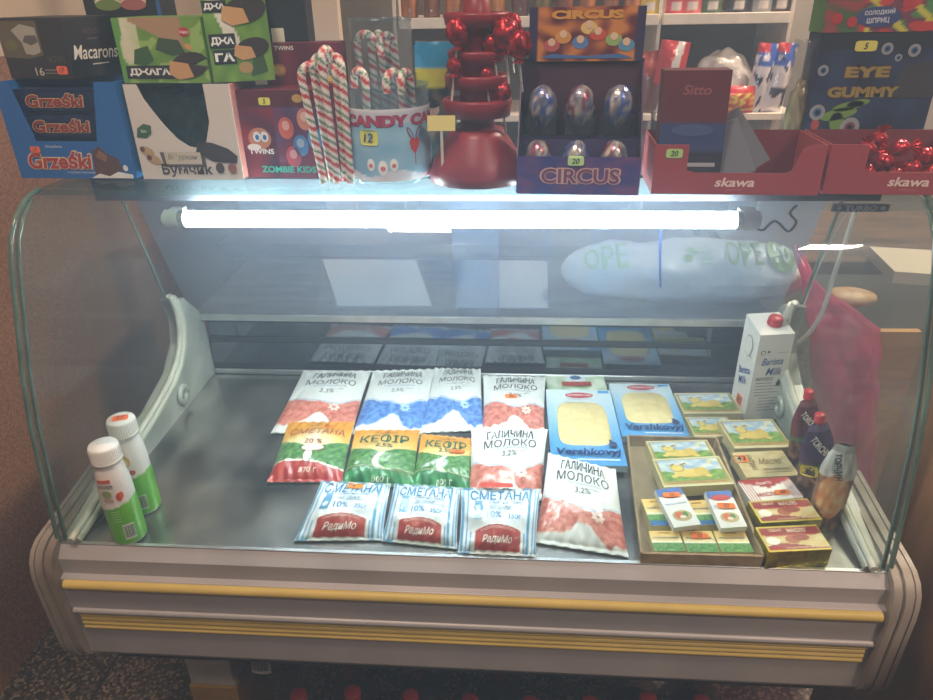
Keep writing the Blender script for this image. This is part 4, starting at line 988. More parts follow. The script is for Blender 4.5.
# -- candy canes and their jars
def cane(base, tilt, rz, L=.105, r=.0058, hook=.014, label='', group='', ph=0, green=True):
    R = Matrix.Rotation(rz, 3, 'Z') @ Matrix.Rotation(tilt, 3, 'Y'); pts = [V((0, 0, L*k/12)) for k in range(13)]
    pts += [V((hook-hook*math.cos(a), 0, L+hook*math.sin(a))) for a in [PI*k/8 for k in range(1, 9)]]; pts += [V((2*hook, 0, L-.006)), V((2*hook, 0, L-.012))]
    # refine so that the stripes wind
    P = []
    for a, b in zip(pts, pts[1:]):
        m = max(1, int((b-a).length/.002)); P += [a.lerp(b, i/m) for i in range(m)]
    P.append(pts[-1]); P = [V(base)+R @ p for p in P]
    def cf(th, l):
        q = (th/(2*PI)+l/.022+ph) % 1
        return (196, 44, 52) if q < .28 else (48, 120, 76) if .5 < q < .68 and green else (236, 226, 220)
    o = MB().tube(P, r, CARD, 12, cfn=cf).build('candy_cane'); return tag(o, label, 'candy cane', group)
def jar(c, r, h, label):
    t = thing('sweet_jar', label, 'jar', c); b = V(c)
    MB().lathe(b, [(r*.96, 0), (r, .004), (r, h*.92), (r*.98, h*.97), (r*1.0, h), (r*.975, h), (r*.955, h*.97), (r*.972, h*.9), (r*.972, .006), (0.0, .006)], CLEAR, 48, cap=False).build('jar_body', t)
    MB().lathe(b, [(r*.95, .0), (r*.95, .003), (0, .003)], CLEAR, 40).build('jar_base', t)
    MB().lathe(b+V((0, 0, h*.985)), [(r*.97, 0), (r*1.02, .0), (r*1.02, h*.02), (r*.97, h*.02), (r*.97, 0)], CLEAR, 40, cap=False).build('rim', t)
    return t
ja = un(385, 186, z=ZS); ja.y = max(ja.y, .185); jr = (un(427, 140, y=ja.y+.02).x-un(343, 140, y=ja.y+.02).x)/2
jc = V((un(385, 186, y=ja.y).x, ja.y+jr, ZS)); jh = un(385, 84, y=jc.y).z-ZS
t = jar(jc, jr, jh, 'clear round sweet jar with a printed blue label and a yellow price sticker')
def cylsf(c, r, a0, a1, z0, z1): return Sf(lambda u, v: c+V((r*math.sin(a0+(a1-a0)*u), -r*math.cos(a0+(a1-a0)*u), z0+(z1-z0)*v)), abs(a1-a0)*r, z1-z0)
ls = cylsf(jc, jr+.0008, -1.45, 1.75, .006, jh*.80)
def lf(u, v):
    if v < .05 or v > .97 or u < .02: return (226, 226, 236)
    e = .12+.05*math.sin(u*14)
    if v < e: return (214, 216, 232)
    if v > .80: return (206, 208, 224)
    return mix((128, 180, 216), (166, 206, 230), .5+nz(u*5, v*4))
mb = MB(); mb.paint(ls, 60, 40, CARD, lf); lb = mb
lb.text(ls, 'CANDY CANE', .60, .84, .017, CARD, (120, 40, 70), w=.90*ls.W*.98, bold=.07, off=.0006); lb.text(ls, 'CANDY CANE', .60, .845, .015, CARD, (176, 50, 90), w=.885*ls.W*.98, bold=.045, off=.001)
lb.poly(ls, [(.66, .46), (.70, .36), (.735, .46), (.72, .56), (.70, .53), (.68, .56)], CARD, (206, 60, 70), .0008); lb.oval(ls, .685, .53, .006, .006, CARD, (206, 60, 70), off=.0009); lb.oval(ls, .715, .53, .006, .006, CARD, (206, 60, 70), off=.0009)
for a in (-.5, .5): lb.oval(ls, .70+a*.07, .66, .0035, .010, CARD, (150, 60, 90), off=.001, rot=-a); lb.oval(ls, .70+a*.07, .66, .002, .0075, CARD, (120, 180, 215), off=.0014, rot=-a)
lb.rect(ls, .696, .704, .22, .40, CARD, (180, 60, 80), .001)
for u, v, s in ((.36, .24, 1), (.45, .20, 1.2), (.53, .24, 1)): lb.oval(ls, u, v, .006*s, .009*s, CARD, (240, 240, 244), off=.0009); lb.oval(ls, u, v+.05, .004*s, .004*s, CARD, (250, 250, 250), off=.0012); lb.oval(ls, u, v-.01, .003*s, .003*s, CARD, (214, 110, 120), off=.0014)
lb.build('jar_label', t); sticker(t, ls, .36, .62, .028, .021, '12', (226, 230, 110), .0015)
gC = 'candy canes in and around the clear jar'
for k in range(5):
    p = un(318+7*k, 128, y=.235); cane(V((p.x, .235+.012*(k % 2), ZS+.001)), -.10+.02*k, .3+.5*k, L=.150+.010*(k % 3), label='striped candy cane in the bunch left of the jar, %s' % ('first from the left', 'second from the left', 'middle one', 'fourth from the left', 'nearest the jar')[k], group=gC, ph=k*.2)
for k in range(2): cane(jc+V((jr*.52+.012*k, -jr*.45+.01*k, .008)), .06+.03*k, -2.2+.3*k, L=jh*1.0, label='striped candy cane hooked above the jar rim, %s of the two on the right' % ('left', 'right')[k], group=gC, ph=.4*k)
cane(jc+V((-jr*.5, -jr*.2, .008)), -.05, 2.4, L=jh*.98, label='striped candy cane at the left side inside the labelled jar', group=gC, ph=.7)
j2 = V((un(385, 100, y=.40).x, .40, ZS)); r2 = (un(412, 60, y=.38).x-un(350, 60, y=.38).x)/2; h2 = un(380, 18, y=.40).z-ZS
t = jar(j2, r2, h2, 'tall clear jar of candy canes behind the labelled jar')
for k in range(5): cane(j2+V((-.025+.014*k, -.016+.006*(k % 2), .008)), .03*(k-2), 1.0*k, L=h2*(.80-.03*(k % 2)), label='striped candy cane upright in the rear jar, %s' % ('leftmost', 'second from the left', 'middle', 'second from the right', 'rightmost')[k], group='candy canes in the rear jar', ph=.3*k)

# -- lollipop tower
REDP = mat('red_stand_plastic', (136, 20, 38), .4, 0, var=.08)
lc = un(478, 172, z=ZS); lc.y = .27; lc.x = un(478, 172, y=.27).x; lc.z = ZS
def zz_(py): return un(478, py, y=lc.y).z-ZS
mpx = (un(500, 100, y=lc.y).x-un(478, 100, y=lc.y).x)/22
t = thing('lollipop_stand', 'red tiered plastic lollipop tower in the middle of the glass top', 'stand', lc)
tiers = [(0, 50, 0), (zz_(168), 50, 0), (zz_(155), 44, 0), (zz_(134), 30, 0), (zz_(128), 27, 0)]
pr = [(r*mpx, z) for z, r, _ in tiers]
MB().lathe(lc, [(0, 0)]+pr+[(0, pr[-1][1])], REDP, 40).build('base', t)
prev = pr[-1][1]
for py0, py1, rr in ((118, 98, 33), (90, 74, 30), (64, 50, 27), (28, 12, 30)):
    z0, z1 = zz_(py0), zz_(py1)
    MB().lathe(lc, [(18*mpx, prev-.002), (17*mpx, z0), (rr*mpx, z0+.004), ((rr+2)*mpx, z1-.003), ((rr+1)*mpx, z1), ((rr-4)*mpx, z1), (16*mpx, z0+.010), (0, z0+.010)], REDP, 40).build('tier', t); prev = z0+.008
MB().lathe(lc, [(14*mpx, prev), (12*mpx, prev+.05), (0, prev+.05)], REDP, 24).build('column', t)
WP = mat('white_stick', (226, 222, 214), .5)
lol = [(457, 32, 11, 0), (505, 34, 13, 1), (494, 44, 11, 2), (519, 44, 12, 3), (510, 26, 11, 4), (502, 92, 9, 5), (454, 66, 7, 6), (486, 74, 6, 7)]
names = ['hanging at the left of the top tier', 'top of the cluster at the right', 'lower left of the cluster at the right', 'lower right of the cluster at the right', 'back of the cluster at the right', 'sticking out right of the middle tier', 'at the left of the second tier', 'in front of the column']
for (px, py, rp, k), nm in zip(lol, names):
    yy = lc.y-.035+(.02 if k == 4 else 0)+.006*(k % 3); c = un(px, py, y=yy); t2 = thing('lollipop', 'red foil wrapped lollipop '+nm, 'lollipop', c, 'red lollipops on the tower')
    MB().blob(c, rp*mpx, rp*mpx*.8, rp*mpx*1.05, FOIL, n=22, amp=.22, fq=3.2, seed=k, cfn=lambda d, k=k: mix((96, 10, 20), (214, 44, 54), .5+1.2*nz(d.x*3+k, d.y*3, d.z*3))).build('candy', t2)
    MB().tube([c-V((0, 0, rp*mpx*.9)), c+V((math.copysign(-.006, px-478), .008, -rp*mpx-.045))], .0016, WP, 8).build('stick', t2)
    MB().lathe(c-V((0, 0, rp*mpx*1.35)), [(.010, 0), (.003, .004), (.004, .008)], FOIL, 12, col=(160, 22, 34), cap=False).build('wrapper_skirt', t2)
# -- toy bag and yellow tag behind
A = un(418, 132, y=.33); bg = Fr(V((A.x, .33, ZS)), V((un(456, 132, y=.33).x-A.x, 0, 0)), V((0, .03, 0)), V((0, 0, un(430, 42, y=.33).z-ZS)))
t = thing('toy_sweet_pack', 'blue and yellow sweet pack half hidden behind the red lollipop tower', 'sweets', bg.base())
mb = MB(); sf = Sf(lambda u, v: bg.p(u, 0, v)-V((0, .012*(1-abs(2*u-1)**2)*(1-abs(2*v-1)**3), 0)), bg.X.length, bg.Z.length)
mb.paint(sf, 20, 34, CRINK, lambda u, v: (60, 150, 200) if v > .80 else (206, 196, 70) if v > .66 and abs(u-.4) < .4+.2*nz(v*9) else mix((40, 60, 70), (150, 110, 90), .5+1.3*nz(u*4, v*7))); bg.box(mb, CRINK, (46, 90, 120)); mb.oval(sf, .42, .50, .011, .012, CRINK, (214, 170, 150), off=.001); mb.oval(sf, .42, .54, .012, .006, CRINK, (40, 34, 40), off=.0014)
mb.build('pack', t)
p = un(440, 124, y=.225); A = V((un(427, 120, y=.225).x, .225, un(440, 131, y=.225).z)); 
f6 = Fr(A, V((un(455, 120, y=.225).x-A.x, 0, 0)), V((0, .0008, 0)), V((0, .004, un(440, 116, y=.225).z-A.z)))
mb = MB(); f6.box(mb, PAPER, (220, 208, 130)); zl = f6.p(.5, .5, 0).z
mb.hexa([V((f6.p(.45, 0, 0).x, .2262, ZS)), V((f6.p(.55, 0, 0).x, .2262, ZS)), V((f6.p(.55, 0, 0).x, .2275, ZS)), V((f6.p(.45, 0, 0).x, .2275, ZS)), V((f6.p(.45, 0, 0).x, .2262, zl+.006)), V((f6.p(.55, 0, 0).x, .2262, zl+.006)), V((f6.p(.55, 0, 0).x, .2275, zl+.006)), V((f6.p(.45, 0, 0).x, .2275, zl+.006))], PAPER, (200, 196, 180))
tag(mb.build('price_tag'), 'blank yellow price tag on a short stem between jar and red tower', 'price tag')

# -- egg carton
f7 = stand((516, 196), (638, 198), 157, ZS, .085, YM)
Ht = (un(575, 58, y=f7.O.y+.085).z-ZS)
t = thing('egg_carton', 'blue display carton with large lettering holding foil eggs, card header above', 'carton', f7.base())
mb = MB(); f7.sub(0, 1, 0, .02, 0, 1).box(mb, CARD, (60, 50, 110)); sf = f7.front
mb.paint(sf, 50, 16, CARD, lambda u, v: mix((50, 50, 130), (110, 60, 120), .5+nz(u*6, v*4)+.3*(u-.5)), off=.0003)
mb.text(sf, 'CIRCUS', .52, .5, .023, CARD, (214, 176, 160), w=.66*sf.W, bold=.075, off=.0009); mb.text(sf, 'CIRCUS', .52, .5, .020, CARD, (120, 60, 110), w=.63*sf.W, bold=.02, off=.0015); mb.build('front_panel', t)
for a, b in ((0, .012), (.988, 1)):
    mb = MB(); q = [f7.p(a, 0, 0), f7.p(b, 0, 0), f7.p(b, 1, 0), f7.p(a, 1, 0)]; k1, k2 = V((0, 0, f7.Z.z)), V((0, 0, Ht))
    mb.hexa(q+[q[0]+k1, q[1]+k1, q[2]+k2, q[3]+k2], CARD, (70, 40, 80)); mb.build('side_panel', t)
hb = Fr(f7.p(0, .96, 0), f7.X, f7.Y*.03, V((0, 0, Ht))); mb = MB(); hb.box(mb, CARD, (72, 40, 60)); mb.build('back_panel', t)
hd = Fr(f7.p(.06, .90, 0)+V((0, 0, Ht-.003)), f7.X*.92, f7.Y*.04, V((0, .0, un(575, 4, y=f7.O.y+.08).z-ZS-Ht)))
mb = MB(); hd.box(mb, CARD, (120, 60, 50)); sf = hd.front
mb.paint(sf, 60, 30, CARD, lambda u, v: mix((96, 30, 40), (206, 130, 60), .5+1.6*nz(u*6, v*4)) if abs(u-.5) < .42 else (50, 40, 80), off=.0003)
for u, v, c in ((.30, .45, (214, 150, 70)), (.45, .35, (90, 130, 190)), (.60, .5, (206, 80, 60)), (.74, .4, (150, 180, 110)), (.52, .62, (226, 190, 120)), (.2, .3, (190, 90, 90)), (.85, .3, (90, 150, 190))): mb.oval(sf, u, v, .011, .008, CARD, c, off=.001); mb.oval(sf, u, v+.06, .005, .005, CARD, (226, 190, 160), off=.0015)
mb.poly(sf, [(.1, .06), (.2, .14), (.5, .10), (.8, .14), (.92, .05)], CARD, (70, 110, 170), .001); mb.text(sf, 'CIRCUS', .5, .86, .011, CARD, (214, 150, 60), w=.62*sf.W, bold=.06, off=.0014); mb.build('header', t)
step = f7.sub(.02, .98, .50, .95, 0, 1.28); mb = MB(); step.box(mb, CARD, (60, 44, 90)); mb.build('step', t)
sticker(t, f7.front, .48, .90, .022, .012, '20', (190, 226, 160), .003)
def egg(c, s, label, tier, k):
    t3 = thing('foil_egg', label, 'chocolate egg', c, 'foil chocolate eggs in the lettered carton'); b = V(c)
    pr = [(s*.93*math.sin(PI*j/14)*(1+.10*math.cos(PI*j/14)*-1), s*1.35*(1-math.cos(PI*j/14))) for j in range(15)]
    MB().lathe(b+V((0, 0, .012)), pr, FOIL, 26, cfn=lambda a, z, k=k: mix((110, 110, 140), (226, 216, 206), .5+1.3*nz(math.cos(a)*2+k, math.sin(a)*2, z*90)) if nz(math.cos(a)*3, z*60, k*3) < .15 else (150, 70, 90) if k % 2 else (80, 110, 190), cap=False).build('egg', t3)
    MB().lathe(b, [(s*.7, 0), (s*.95, s*.2), (s*1.08, s*1.5), (s*1.14, s*1.55), (s*1.05, s*1.5), (s*.9, s*.25), (0, s*.2)], CLEAR, 26, cap=False).build('clear_cup', t3)
for k in range(3):
    u = .19+.31*k
    egg(f7.p(u, .70, 1.285)+V((0, 0, .001)), .0215, 'silver foil egg in a clear cup, back row, %s' % ('left', 'middle', 'right')[k], 1, k)
    egg(f7.p(u-.02, .27, .10), .0195, 'silver foil egg low behind the lettered front, %s' % ('left', 'middle', 'right')[k], 0, k+3)

# -- red open cartons
RC = (160, 64, 72)
def red_carton(bl, br, top, label, cut, depth=.115, cx=.5, backH=1.25):
    fr = stand(bl, br, top, ZS, depth, YM); t = thing('sweet_carton', label, 'carton', fr.base(), 'two red open cartons at the right')
    u0, u1, v0 = cut
    mb = MB(); mb.prism([fr.p(u, 0, v) for u, v in [(0, 0), (1, 0), (1, 1), (u1+.06, 1), (u1, .92), (u1-.04, v0+.05), (u1-.07, v0), (u0+.05, v0), (u0, v0+.05), (u0, 1), (0, 1)]], fr.Y.normalized()*.0018, CARD, RC); sf = fr.front
    mb.text(sf, 'skawa', cx, v0*.58, .0125, CARD, (236, 206, 200), w=.052, bold=.025, shear=.2, off=.0006); mb.text(sf, 'confectionery', cx, v0*.22, .0025, CARD, (214, 150, 146), w=.022, off=.0006); mb.build('front_panel', t)
    for a, b in ((0, .01), (.99, 1)):
        mb = MB(); q = [fr.p(a, .02, 0), fr.p(b, .02, 0), fr.p(b, 1, 0), fr.p(a, 1, 0)]; mb.hexa(q+[q[0]+fr.Z, q[1]+fr.Z, q[2]+fr.Z*1.0, q[3]+fr.Z*1.0], CARD, (176, 78, 84)); mb.build('side_panel', t)
    mb = MB(); fr.sub(0, 1, .985, 1, 0, 1).box(mb, CARD, (120, 46, 56)); mb.build('back_panel', t)
    mb = MB(); fr.sub(0, 1, .02, .985, 0, .02).box(mb, CARD, (110, 44, 54)); mb.build('bottom_panel', t)
    return fr, t
f8, t8 = red_carton((650, 202), (816, 204), 145, 'open red carton, left one, with grey cards and a dark pack inside', (.20, .86, .44))
sticker(t8, f8.front, .115, .83, .022, .012, '20', (176, 214, 130), .001)
f9, t9 = red_carton((819, 204), (965, 206), 145, 'open red carton, right one, running out of the picture, holding red foil sweets', (.26, .95, .46), cx=.58)
# things in the left red carton
fi = Fr(f8.p(.04, .30, .03), f8.X*.40, f8.Y*.30, V((0, .012, un(680, 70, y=f8.O.y+.05).z-ZS-.002)))
t = thing('sweet_pack', 'dark red pack standing at the left inside the left red carton', 'sweets', fi.base())
mb = MB(); fi.box(mb, CARD, (92, 34, 44)); sf = fi.front; mb.paint(sf, 24, 24, CARD, lambda u, v: (96, 34, 44) if v > .58 else (50, 62, 110) if v > .30 else (40, 36, 46), off=.0003)
mb.text(sf, 'Sitto', .52, .84, .013, CARD, (150, 80, 84), w=.42*sf.W, bold=.02, shear=.2); mb.oval(sf, .5, .50, .028, .008, CARD, (70, 84, 130), off=.001); mb.rect(sf, .1, .9, .18, .215, CARD, (170, 170, 180)); mb.build('pack', t)
for k, (u, a, h) in enumerate(((.46, -.42, .075), (.60, -.62, .085))):
    R = Matrix.Rotation(a, 3, 'Y'); b = f8.p(u, .35+.28*k, .03); ff = Fr(b, R @ V((.050, 0, 0)), V((0, .003, 0)), (R @ V((0, 0, h)))+V((0, .02, 0)))
    dz = max(0, ZS+.003-min(ff.p(x, 0, 0).z for x in (0, 1))); ff.O.z += dz
    mb = MB(); ff.box(mb, CARD, (112, 112, 122)); tag(mb.build('card_divider'), 'plain grey card leaning in the left red carton, %s one' % ('front', 'rear')[k], 'card', 'grey cards in the left red carton')
for k in range(4):
    c = f8.p(.36+.13*k, .16+.1*(k % 2), .03); mb = MB(); mb.blob(c+V((0, 0, .009)), .014, .011, .009, FOIL, n=14, amp=.3, fq=3, seed=k+30, cfn=lambda d, k=k: mix((160, 60, 70), (236, 214, 220), .5+1.5*nz(d.x*2+k, d.y*2, d.z*2)))
    tag(mb.build('wrapped_sweet'), 'small wrapped sweet at the bottom of the left red carton, %s from the left' % ('first', 'second', 'third', 'fourth')[k], 'sweet', 'sweets in the left red carton')
# red foil sweets in the right carton
k = 0
for px, py, dy in ((866, 150, .02), (884, 162, .02), (900, 148, .03), (866, 172, .015), (893, 176, .02), (912, 168, .03), (925, 156, .04), (878, 140, .05), (932, 174, .02)):
    c = un(px, py, y=f9.O.y+dy); c.z = max(c.z, ZS+.016); a = rnd.uniform(0, PI); R = Matrix.Rotation(a, 3, 'Y') @ Matrix.Rotation(.4, 3, 'Z')
    t = thing('foil_sweet', 'red foil twist sweet in the right red carton, %s' % ('upper left', 'centre', 'upper middle', 'lower left at the cut edge', 'lower middle', 'right of centre', 'upper right', 'topmost and rear', 'lower right corner')[k], 'sweet', c, 'red foil sweets in the right red carton')
    MB().blob(c, .013, .011, .011, FOIL, n=16, amp=.3, fq=3, seed=k, cfn=lambda d, k=k: mix((110, 8, 20), (226, 54, 66), .5+1.3*nz(d.x*2+k, d.y*2, d.z*3))).build('sweet', t)
    for s in (-1, 1):
        mb = MB(); ax = R @ V((s, 0, 0)); side = R @ V((0, 0, 1)); vs = [c+ax*.010]; m = 9
        for q in range(m): th = (q/(m-1)-.5)*1.7; vs.append(c+ax*(.010+.014*math.cos(th))+side*(.014*math.sin(th))+V((0, .0016*(-1)**q, 0)))
        mb.add(vs, [(0, q+1, q+2) for q in range(m-1)], FOIL, (196, 30, 46)); mb.build('twist', t)
    k += 1
# -- eye gummy carton and the one above
ye = f9.O.y+.135
A = V((un(806, 120, y=ye).x, ye, ZS)); fe = Fr(A, V((un(926, 120, y=ye).x-A.x, 0, 0)), V((0, .05, 0)), V((0, 0, un(860, 33, y=ye).z-ZS)))
t = thing('gummy_carton', 'dark blue gummy carton with printed eyeballs and yellow block lettering', 'carton', fe.base())
mb = MB(); fe.box(mb, CARD, (30, 34, 60)); sf = fe.front
def ve(py): return (un(860, py, y=ye).z-ZS)/sf.H
mb.paint(sf, 50, 50, CARD, lambda u, v: (26, 28, 40) if v > ve(50) else mix((26, 32, 56), (44, 58, 98), .5+nz(u*4, v*5)), off=.0003)
for py, s, w_ in ((72, 'EYE', .38), (92, 'GUMMY', .60)):
    mb.text(sf, s, .42, ve(py), .017, CARD, (96, 50, 60), w=w_*sf.W, bold=.09, off=.0010); mb.text(sf, s, .42, ve(py), .0145, CARD, (150, 128, 54), w=(w_-.02)*sf.W, bold=.05, off=.0016)
for px, py, r in ((887, 49, .008), (914, 51, .0085), (823, 70, .0075), (817, 112, .011), (898, 58, .005), (849, 127, .014)):
    u = (un(px, py, y=ye).x-A.x)/sf.W; v = ve(py); mb.oval(sf, u, v, r, r, CARD, (150, 148, 150), off=.0012); mb.oval(sf, u, v, r*.55, r*.55, CARD, (120, 60, 90) if r > .012 else (60, 96, 150), off=.0016); mb.oval(sf, u, v, r*.28, r*.28, CARD, (16, 16, 20), off=.002)
for px, py, a, b in ((838, 114, .026, .008), (848, 106, .022, .006), (858, 103, .016, .005), (836, 122, .010, .014)):
    u = (un(px, py, y=ye).x-A.x)/sf.W; mb.oval(sf, u, ve(py), a, b, CARD, (110, 140, 60), off=.0011, rot=.2)
mb.oval(sf, .08, ve(124), .006, .008, CARD, (170, 70, 70), off=.001)
mb.poly(sf, [(.70, ve(66)), (1, ve(60)), (1, ve(98)), (.62, ve(98))], CARD, (58, 52, 58), .0014); mb.build('carton', t, .001)
sticker(t, sf, .36, ve(46), .030, .014, '5', (214, 206, 96))
zt3 = ZS+fe.Z.z+.001; A = V((un(822, 30, y=ye).x, ye, zt3)); fs_ = Fr(A, V((un(950, 30, y=ye).x-A.x, 0, 0)), V((0, .05, 0)), V((0, 0, .06)))
t = thing('syringe_sweet_carton', 'bright carton with red and green splashes lying on the dark blue gummy carton', 'carton', fs_.base())
mb = MB(); fs_.box(mb, CARD, (70, 100, 50)); sf = fs_.front
def fsx(u, v):
    q = nz(u*7, v*4); s = math.sin(u*22+v*9)
    if u < .3: return mix((60, 96, 60), (150, 60, 60), .5+q*1.5)
    return (190, 50, 50) if q > .18 else (196, 190, 60) if s > .7 else (70, 130, 70) if q < -.2 else (110, 50, 70)
mb.paint(sf, 50, 26, CARD, fsx, off=.0003); mb.oval(sf, .42, .32, .030, .013, CARD, (52, 66, 120), off=.001); mb.text(sf, 'СОЛОДКИЙ', .42, .42, .008, CARD, (206, 210, 226), w=.040, bold=.03, off=.0016, rot=.05); mb.text(sf, 'ШПРИЦ', .42, .24, .008, CARD, (206, 210, 226), w=.030, bold=.03, off=.0016, rot=.05)
for u, v in ((.22, .22), (.10, .3), (.62, .6)): mb.oval(sf, u, v, .007, .007, CARD, (180, 40, 44), off=.0012)
mb.build('carton', t, .001)
# -- cellophane bag between
A = V((un(784, 120, y=.31).x, .31, ZS)); w_ = un(812, 120, y=.31).x-A.x; h_ = un(795, 40, y=.31).z-ZS
t = thing('cellophane_bag', 'clear crinkled cellophane bag of pale sweets left of the dark blue carton', 'bag', A+V((w_/2, .01, 0)))
def cb_(sg): return lambda u, v: A+V((u*w_, .015+sg*(.014*(1-abs(2*u-1)**2)**.5*(1-v)**.5+.003*nz(u*7, v*9, sg)), v*h_))
mb = MB(); mb.paint(Sf(cb_(-1), w_, h_), 16, 40, CELLO, lambda u, v: (200, 200, 200)); mb.paint(Sf(cb_(1), w_, h_), 10, 20, CELLO, lambda u, v: (200, 200, 200)); mb.build('cellophane', t)
MB().blob(A+V((w_/2, .015, h_*.36)), w_*.40, .010, h_*.34, CRINK, n=18, amp=.3, fq=4, cfn=lambda d: mix((110, 96, 60), (176, 160, 130), .5+1.3*nz(d.x*4, d.y*3, d.z*8))).build('sweets_filling', t)
# turbo label under the glass
A = un(831, 212, y=.296); fl = Fr(A, V((un(889, 212, y=.296).x-A.x, 0, 0)), V((0, .0015, 0)), V((0, 0, .013)))
mb = MB(); fl.box(mb, PAPER, (196, 204, 216)); sf = fl.front; mb.rect(sf, .02, .98, .10, .90, PAPER, (54, 70, 120)); mb.text(sf, 'TURBO', .5, .5, .0085, PAPER, (214, 220, 232), w=.56*sf.W, bold=.05); mb.oval(sf, .12, .5, .004, .004, PAPER, (200, 206, 220), off=.001); mb.oval(sf, .88, .5, .004, .004, PAPER, (200, 206, 220), off=.001)
tag(mb.build('gum_label'), 'small blue and white label strip on the rail under the right red carton', 'label')
# ------------------------------------------------------------------ behind and beside the case
def crumple(name, label, cat, c, r, col, m, amp=.25, fq=2.2, seed=0, n=40, cfn=None, group=None, flat=0):
    mb = MB(); mb.blob(c, r[0], r[1], r[2], m, col, n=n, amp=amp, fq=fq, seed=seed, cfn=cfn)
    o = mb.build(name); return tag(o, label, cat, group)
# white roll of bags on the work top
zw = .150
p0, p1 = un(562, 302, z=zw+.01), un(812, 300, z=zw+.01); L = p1.x-p0.x; yb = p0.y+.075; ax = .062
def bag(u, v):
    a = 2*PI*v; e = max(0.02, 1-abs(2*u-1)**5)**.5; sw = .8+.25*math.sin(u*2.2+.3)
    rr = e*(1+.20*nz(u*5, math.cos(a)*1.5, math.sin(a)*1.5)+.06*nz(u*19, math.cos(a)*4, math.sin(a)*4))*sw
    return V((p0.x+L*u, yb+.018*math.sin(u*4)-.085*rr*math.sin(a+PI/2), zw+ax*.86-ax*rr*math.cos(a+PI/2)*1.0)) if False else V((p0.x+L*u, yb-.085*rr*math.cos(a), max(zw+.001, zw+ax*.92+ax*rr*math.sin(a))))
PB = printed('printed_polythene', .35, 0, .3, .35, 40)
sf = Sf(lambda u, v: bag(u, -.18+.62*v), L, .17); mb = MB(); mb.paint(Sf(lambda u, v: bag(u, v), L, .45), 90, 44, PB, lambda u, v: (226, 224, 222))
fl_ = Sf(lambda u, v: bag(u, -.02+.40*v), L, .13)
GG = (150, 186, 84)
for cu in (.17,): mb.text(fl_, 'ОРЕ', cu, .42, .046, PB, (180, 206, 136), w=.09, off=.005, rot=.05, bold=.02)
mb.text(fl_, 'ОРЕ', .70, .45, .040, PB, (130, 170, 80), w=.075, off=.005, bold=.02); mb.oval(fl_, .85, .46, .030, .032, PB, GG, off=.005); mb.text(fl_, '10', .85, .46, .030, PB, (232, 236, 220), off=.0075, bold=.02)
mb.oval(fl_, .49, .40, .010, .008, PB, GG, off=.002, rot=.5); mb.oval(fl_, .51, .52, .012, .007, PB, GG, off=.002, rot=-.5)
for k in range(4): mb.rect(fl_, .535, .58, .30+.08*k, .33+.08*k, PB, (190, 208, 160), .002)
tag(mb.build('plastic_bag_pack'), 'puffy white polythene bag pack with green print lying on the work top', 'bag')
# a sheet of paper and folder on the work top
for px, lab, c, rz in (([(340, 236), (425, 236), (432, 306), (338, 306)], 'pale paper sheet on the work top seen through the rear glass, left one', (206, 208, 206), 0), ([(470, 238), (545, 238), (548, 308), (455, 308)], 'pale paper sheet on the work top beside the white bag pack', (190, 194, 198), 0)):
    P = [un(*q, z=zw+.002) for q in px]; P = [V((q.x, min(q.y, .895), zw+.0008)) for q in P]
    mb = MB(); mb.hexa([P[3], P[2], P[1], P[0]]+[q+V((0, 0, .002)) for q in (P[3], P[2], P[1], P[0])], PAPER, c); tag(mb.build('paper_sheet'), lab, 'paper', 'paper sheets on the work top')
# pink carrier bag with bread, hanging by the right end
PINK = glass('pink_polythene', (242, 170, 196), .5, (240, 120, 160), 1.4, .15, 14, .3, .7)
hx = .80
def pk(px, py, y): return un(px, py, y=y)
outl = [(795, 250), (812, 268), (836, 292), (868, 300), (893, 296), (890, 360), (882, 430), (868, 500), (835, 505), (815, 440), (806, 360), (800, 300)]
mb = MB(); yc = .60
def bagp(u, v, sg):
    # v 1 top .. 0 bottom
    lx = 796+ (1-v)*14 + 10*math.sin((1-v)*3); rx = 812+ min(1, (1-v)*5)*72-(1-v)*14; py = 252+(1-v)*262 + (1-u)*0 + u*30*v
    c = un(lx+(rx-lx)*u, py, y=yc); d = (1-abs(2*u-1)**2.2)*min(1, (1-v)*3)*.075
    return c+V((0, sg*d+.010*nz(u*5, v*6, sg), 0))+V((.010*nz(v*8, u*9), 0, 0))
for sg in (-1, 1): mb.paint(Sf(lambda u, v, sg=sg: bagp(u, v, sg), .1, .3), 40, 60, PINK, lambda u, v: (210, 70, 110))
t = thing('carrier_bag', 'translucent pink carrier bag hanging beside the right end of the display case', 'bag', un(845, 500, y=yc))
mb.build('bag_body', t)
MB().tube(curve([un(806, 285, y=yc), un(798, 262, y=yc), un(794, 246, y=yc+.02), un(800, 252, y=yc+.03), un(812, 275, y=yc+.02)]), .004, PINK, 8).build('handle', t)
bc = un(850, 297, y=.66)
crumple('bread_loaf', 'pale tan bread loaf at the mouth of the pink bag', 'bread', bc, (.055, .04, .018), (0, 0, 0), CARD, .08, 1.5, 4, 24, lambda d: mix((176, 126, 86), (214, 176, 134), .5+nz(d.x*3, d.y*3, d.z*3)))
